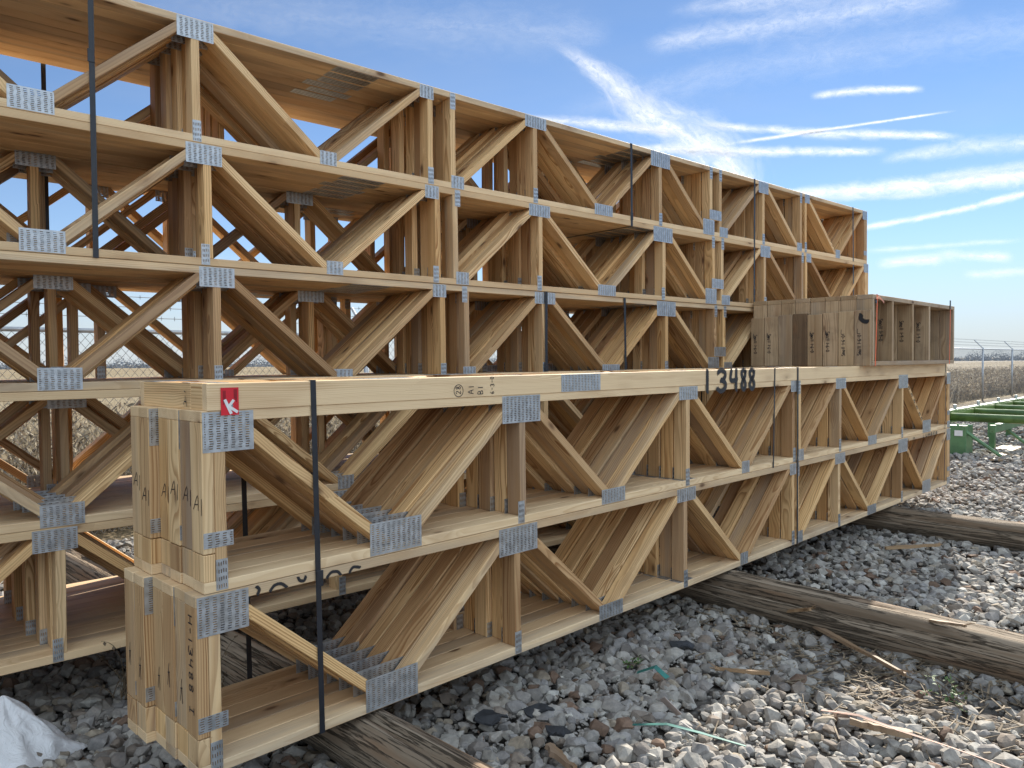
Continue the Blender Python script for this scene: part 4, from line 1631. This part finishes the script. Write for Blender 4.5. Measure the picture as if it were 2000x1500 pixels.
wm = MB()
pit = .078
n = int((UB - UA) / pit)
rad = .0021
for sgn in (-1, 1):
    for i in range(-30, n + 30):
        u = UA + i * pit
        p0 = Vector((u, .036, .03))
        p1 = Vector((u + sgn * (FH - .05) * .82, .036, FH - .02))
        b0 = len(wm.v)
        dx = .0026
        wm.v += [(p0.x - dx, p0.y, p0.z), (p0.x + dx, p0.y, p0.z), (p0.x, p0.y + dx, p0.z), (p1.x - dx, p1.y, p1.z), (p1.x + dx, p1.y, p1.z), (p1.x, p1.y + dx, p1.z)]
        wm.f += [(b0, b0 + 1, b0 + 4, b0 + 3), (b0 + 1, b0 + 2, b0 + 5, b0 + 4), (b0 + 2, b0, b0 + 3, b0 + 5)]
wm.build('chain_mesh', M_WIRE, fn)

# ------------------------------------------------------------------ dry weeds beyond the fence
def straw_mat():
    m, nt, bs, out = new_mat('dry_straw')
    at = nt.node('ShaderNodeAttribute', attribute_name='tone')
    nt.put(bs.inputs['Base Color'], at.outputs['Color'])
    bs.inputs['Roughness'].default_value = .75
    bs.inputs['Specular IOR Level'].default_value = .2
    tl = nt.node('ShaderNodeBsdfTranslucent')
    nt.l.new(at.outputs['Color'], tl.inputs[0])
    mx = nt.node('ShaderNodeMixShader')
    mx.inputs[0].default_value = .35
    nt.l.new(bs.outputs[0], mx.inputs[1])
    nt.l.new(tl.outputs[0], mx.inputs[2])
    nt.l.new(mx.outputs[0], out.inputs[0])
    return m


M_STRAW = straw_mat()


def tri_object(name, V, F4, C, mat, label, cat):
    V = np.asarray(V, np.float32); F4 = np.asarray(F4, np.int32)
    me = bpy.data.meshes.new(name)
    me.vertices.add(len(V)); me.vertices.foreach_set('co', V.ravel())
    me.loops.add(F4.size); me.loops.foreach_set('vertex_index', F4.ravel())
    me.polygons.add(len(F4)); me.polygons.foreach_set('loop_start', np.arange(0, F4.size, F4.shape[1], dtype=np.int32))
    me.update(calc_edges=True)
    at = me.attributes.new('tone', 'FLOAT_COLOR', 'POINT')
    C4 = np.ones((len(V), 4), np.float32); C4[:, :3] = C
    at.data.foreach_set('color', C4.ravel())
    me.materials.append(mat)
    o = link(name, me)
    tag(o, label, cat, kind='stuff')
    return o


def blades(n, u_rng, n_rng, h_rng, w0, seed, cols, leafs=4, lsz=.03):
    r_ = np.random.RandomState(seed)
    u = r_.uniform(*u_rng, n)
    nn = n_rng[0] + (n_rng[1] - n_rng[0]) * r_.rand(n) ** 1.3
    patch = .75 + .35 * np.sin(u * .9 + nn) * np.sin(u * .37 + 2)
    h = r_.uniform(*h_rng, n) * patch
    c, s = math.cos(TH_N), math.sin(TH_N)
    ox, oy = F_G.translation.x, F_G.translation.y
    X = ox + u * c - nn * s
    Y = oy + u * s + nn * c
    a = r_.rand(n) * 6.283
    lean = r_.normal(0, .22, (n, 2)) * h[:, None]
    dx, dy = np.cos(a) * w0, np.sin(a) * w0
    z0 = np.full(n, -.05)
    V = np.stack([np.stack([X - dx, Y - dy, z0], 1), np.stack([X + dx, Y + dy, z0], 1),
                  np.stack([X + lean[:, 0] + dx * .4, Y + lean[:, 1] + dy * .4, h], 1), np.stack([X + lean[:, 0] - dx * .4, Y + lean[:, 1] - dy * .4, h], 1)], 1)
    base = np.array(cols, np.float32)[r_.randint(0, len(cols), n)] * r_.uniform(.7, 1.25, (n, 1))
    Vs, Cs = [V.reshape(-1, 3)], [np.repeat(base, 4, 0)]
    for k in range(leafs):
        t = r_.uniform(.35, 1.02, n)
        ctr = np.stack([X + lean[:, 0] * t, Y + lean[:, 1] * t, h * t], 1) + r_.normal(0, .035, (n, 3))
        d1 = r_.normal(0, 1, (n, 3)); d1 /= np.linalg.norm(d1, axis=1)[:, None]
        d2 = r_.normal(0, 1, (n, 3)); d2 /= np.linalg.norm(d2, axis=1)[:, None]
        L = r_.uniform(.5, 1.5, (n, 1)) * lsz
        q = np.stack([ctr - d1 * L, ctr + d2 * L * .45, ctr + d1 * L, ctr - d2 * L * .45], 1)
        Vs.append(q.reshape(-1, 3))
        cc = np.array(cols, np.float32)[r_.randint(0, len(cols), n)] * r_.uniform(.8, 1.4, (n, 1))
        Cs.append(np.repeat(cc, 4, 0))
    V = np.concatenate(Vs); C = np.concatenate(Cs)
    F4 = np.arange(len(V), dtype=np.int32).reshape(-1, 4)
    return V, F4, C


SC_ = [(.27, .225, .155), (.34, .29, .21), (.20, .165, .115), (.15, .115, .08), (.44, .39, .30), (.12, .095, .07)]
P1 = blades(9000, (-7, 8), (5.6, 8.5), (.7, 1.45), .004, 1, SC_, 6, .035)
P2 = blades(26000, (8, 70), (5.7, 14), (.5, 1.05), .009, 2, SC_, 6, .05)
V = np.concatenate([P1[0], P2[0]]); F4 = np.concatenate([P1[1], P2[1] + len(P1[0])]); C = np.concatenate([P1[2], P2[2]])
tri_object('dry_weeds', V, F4, C, M_STRAW, 'thick band of dry straw coloured weeds along the far side of the fence', 'weeds')

# ------------------------------------------------------------------ far field, road and tree line
b = MB()
c, s = math.cos(TH_N), math.sin(TH_N)
pts = [F_G @ Vector(p) for p in ((-80, 105, -.022), (900, 40, -.022), (900, 47, -.022), (-80, 112, -.022))]
b.v = [tuple(p) for p in pts]
b.f = [(0, 1, 2, 3)]
tag(b.build('road', plain_mat('grey_road', (.11, .11, .115), .8)), kind='structure')


def tree_band(seed, n, dist, spread_az, hgt, tone):
    r_ = np.random.RandomState(seed)
    az = r_.uniform(*spread_az, n)
    d = dist * r_.uniform(1.0, 1.25, n)
    X, Y = np.sin(az) * d, np.cos(az) * d
    prof = hgt * (.55 + .30 * np.sin(az * 37 + 1) * np.sin(az * 91) + .18 * np.sin(az * 233))
    t = r_.rand(n) ** 1.5
    Z = t * np.maximum(prof, hgt * .25) * r_.uniform(.7, 1.25, n)
    L = dist * .0013 * r_.uniform(.5, 1.6, (n, 1)) * (1.15 - t[:, None] * .8)
    ctr = np.stack([X, Y, Z], 1)
    d1 = r_.normal(0, 1, (n, 3)); d1 /= np.linalg.norm(d1, axis=1)[:, None]
    d2 = r_.normal(0, 1, (n, 3)); d2 /= np.linalg.norm(d2, axis=1)[:, None]
    q = np.stack([ctr - d1 * L, ctr + d2 * L * .7, ctr + d1 * L, ctr - d2 * L * .7], 1).reshape(-1, 3)
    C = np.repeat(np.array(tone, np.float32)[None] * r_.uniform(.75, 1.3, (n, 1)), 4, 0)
    return q, np.arange(n * 4, dtype=np.int32).reshape(-1, 4), C


A1 = tree_band(5, 42000, 420, (-.75, .80), 8.0, (.12, .145, .18))  # tone lightened towards blue: distance haze put into the colour
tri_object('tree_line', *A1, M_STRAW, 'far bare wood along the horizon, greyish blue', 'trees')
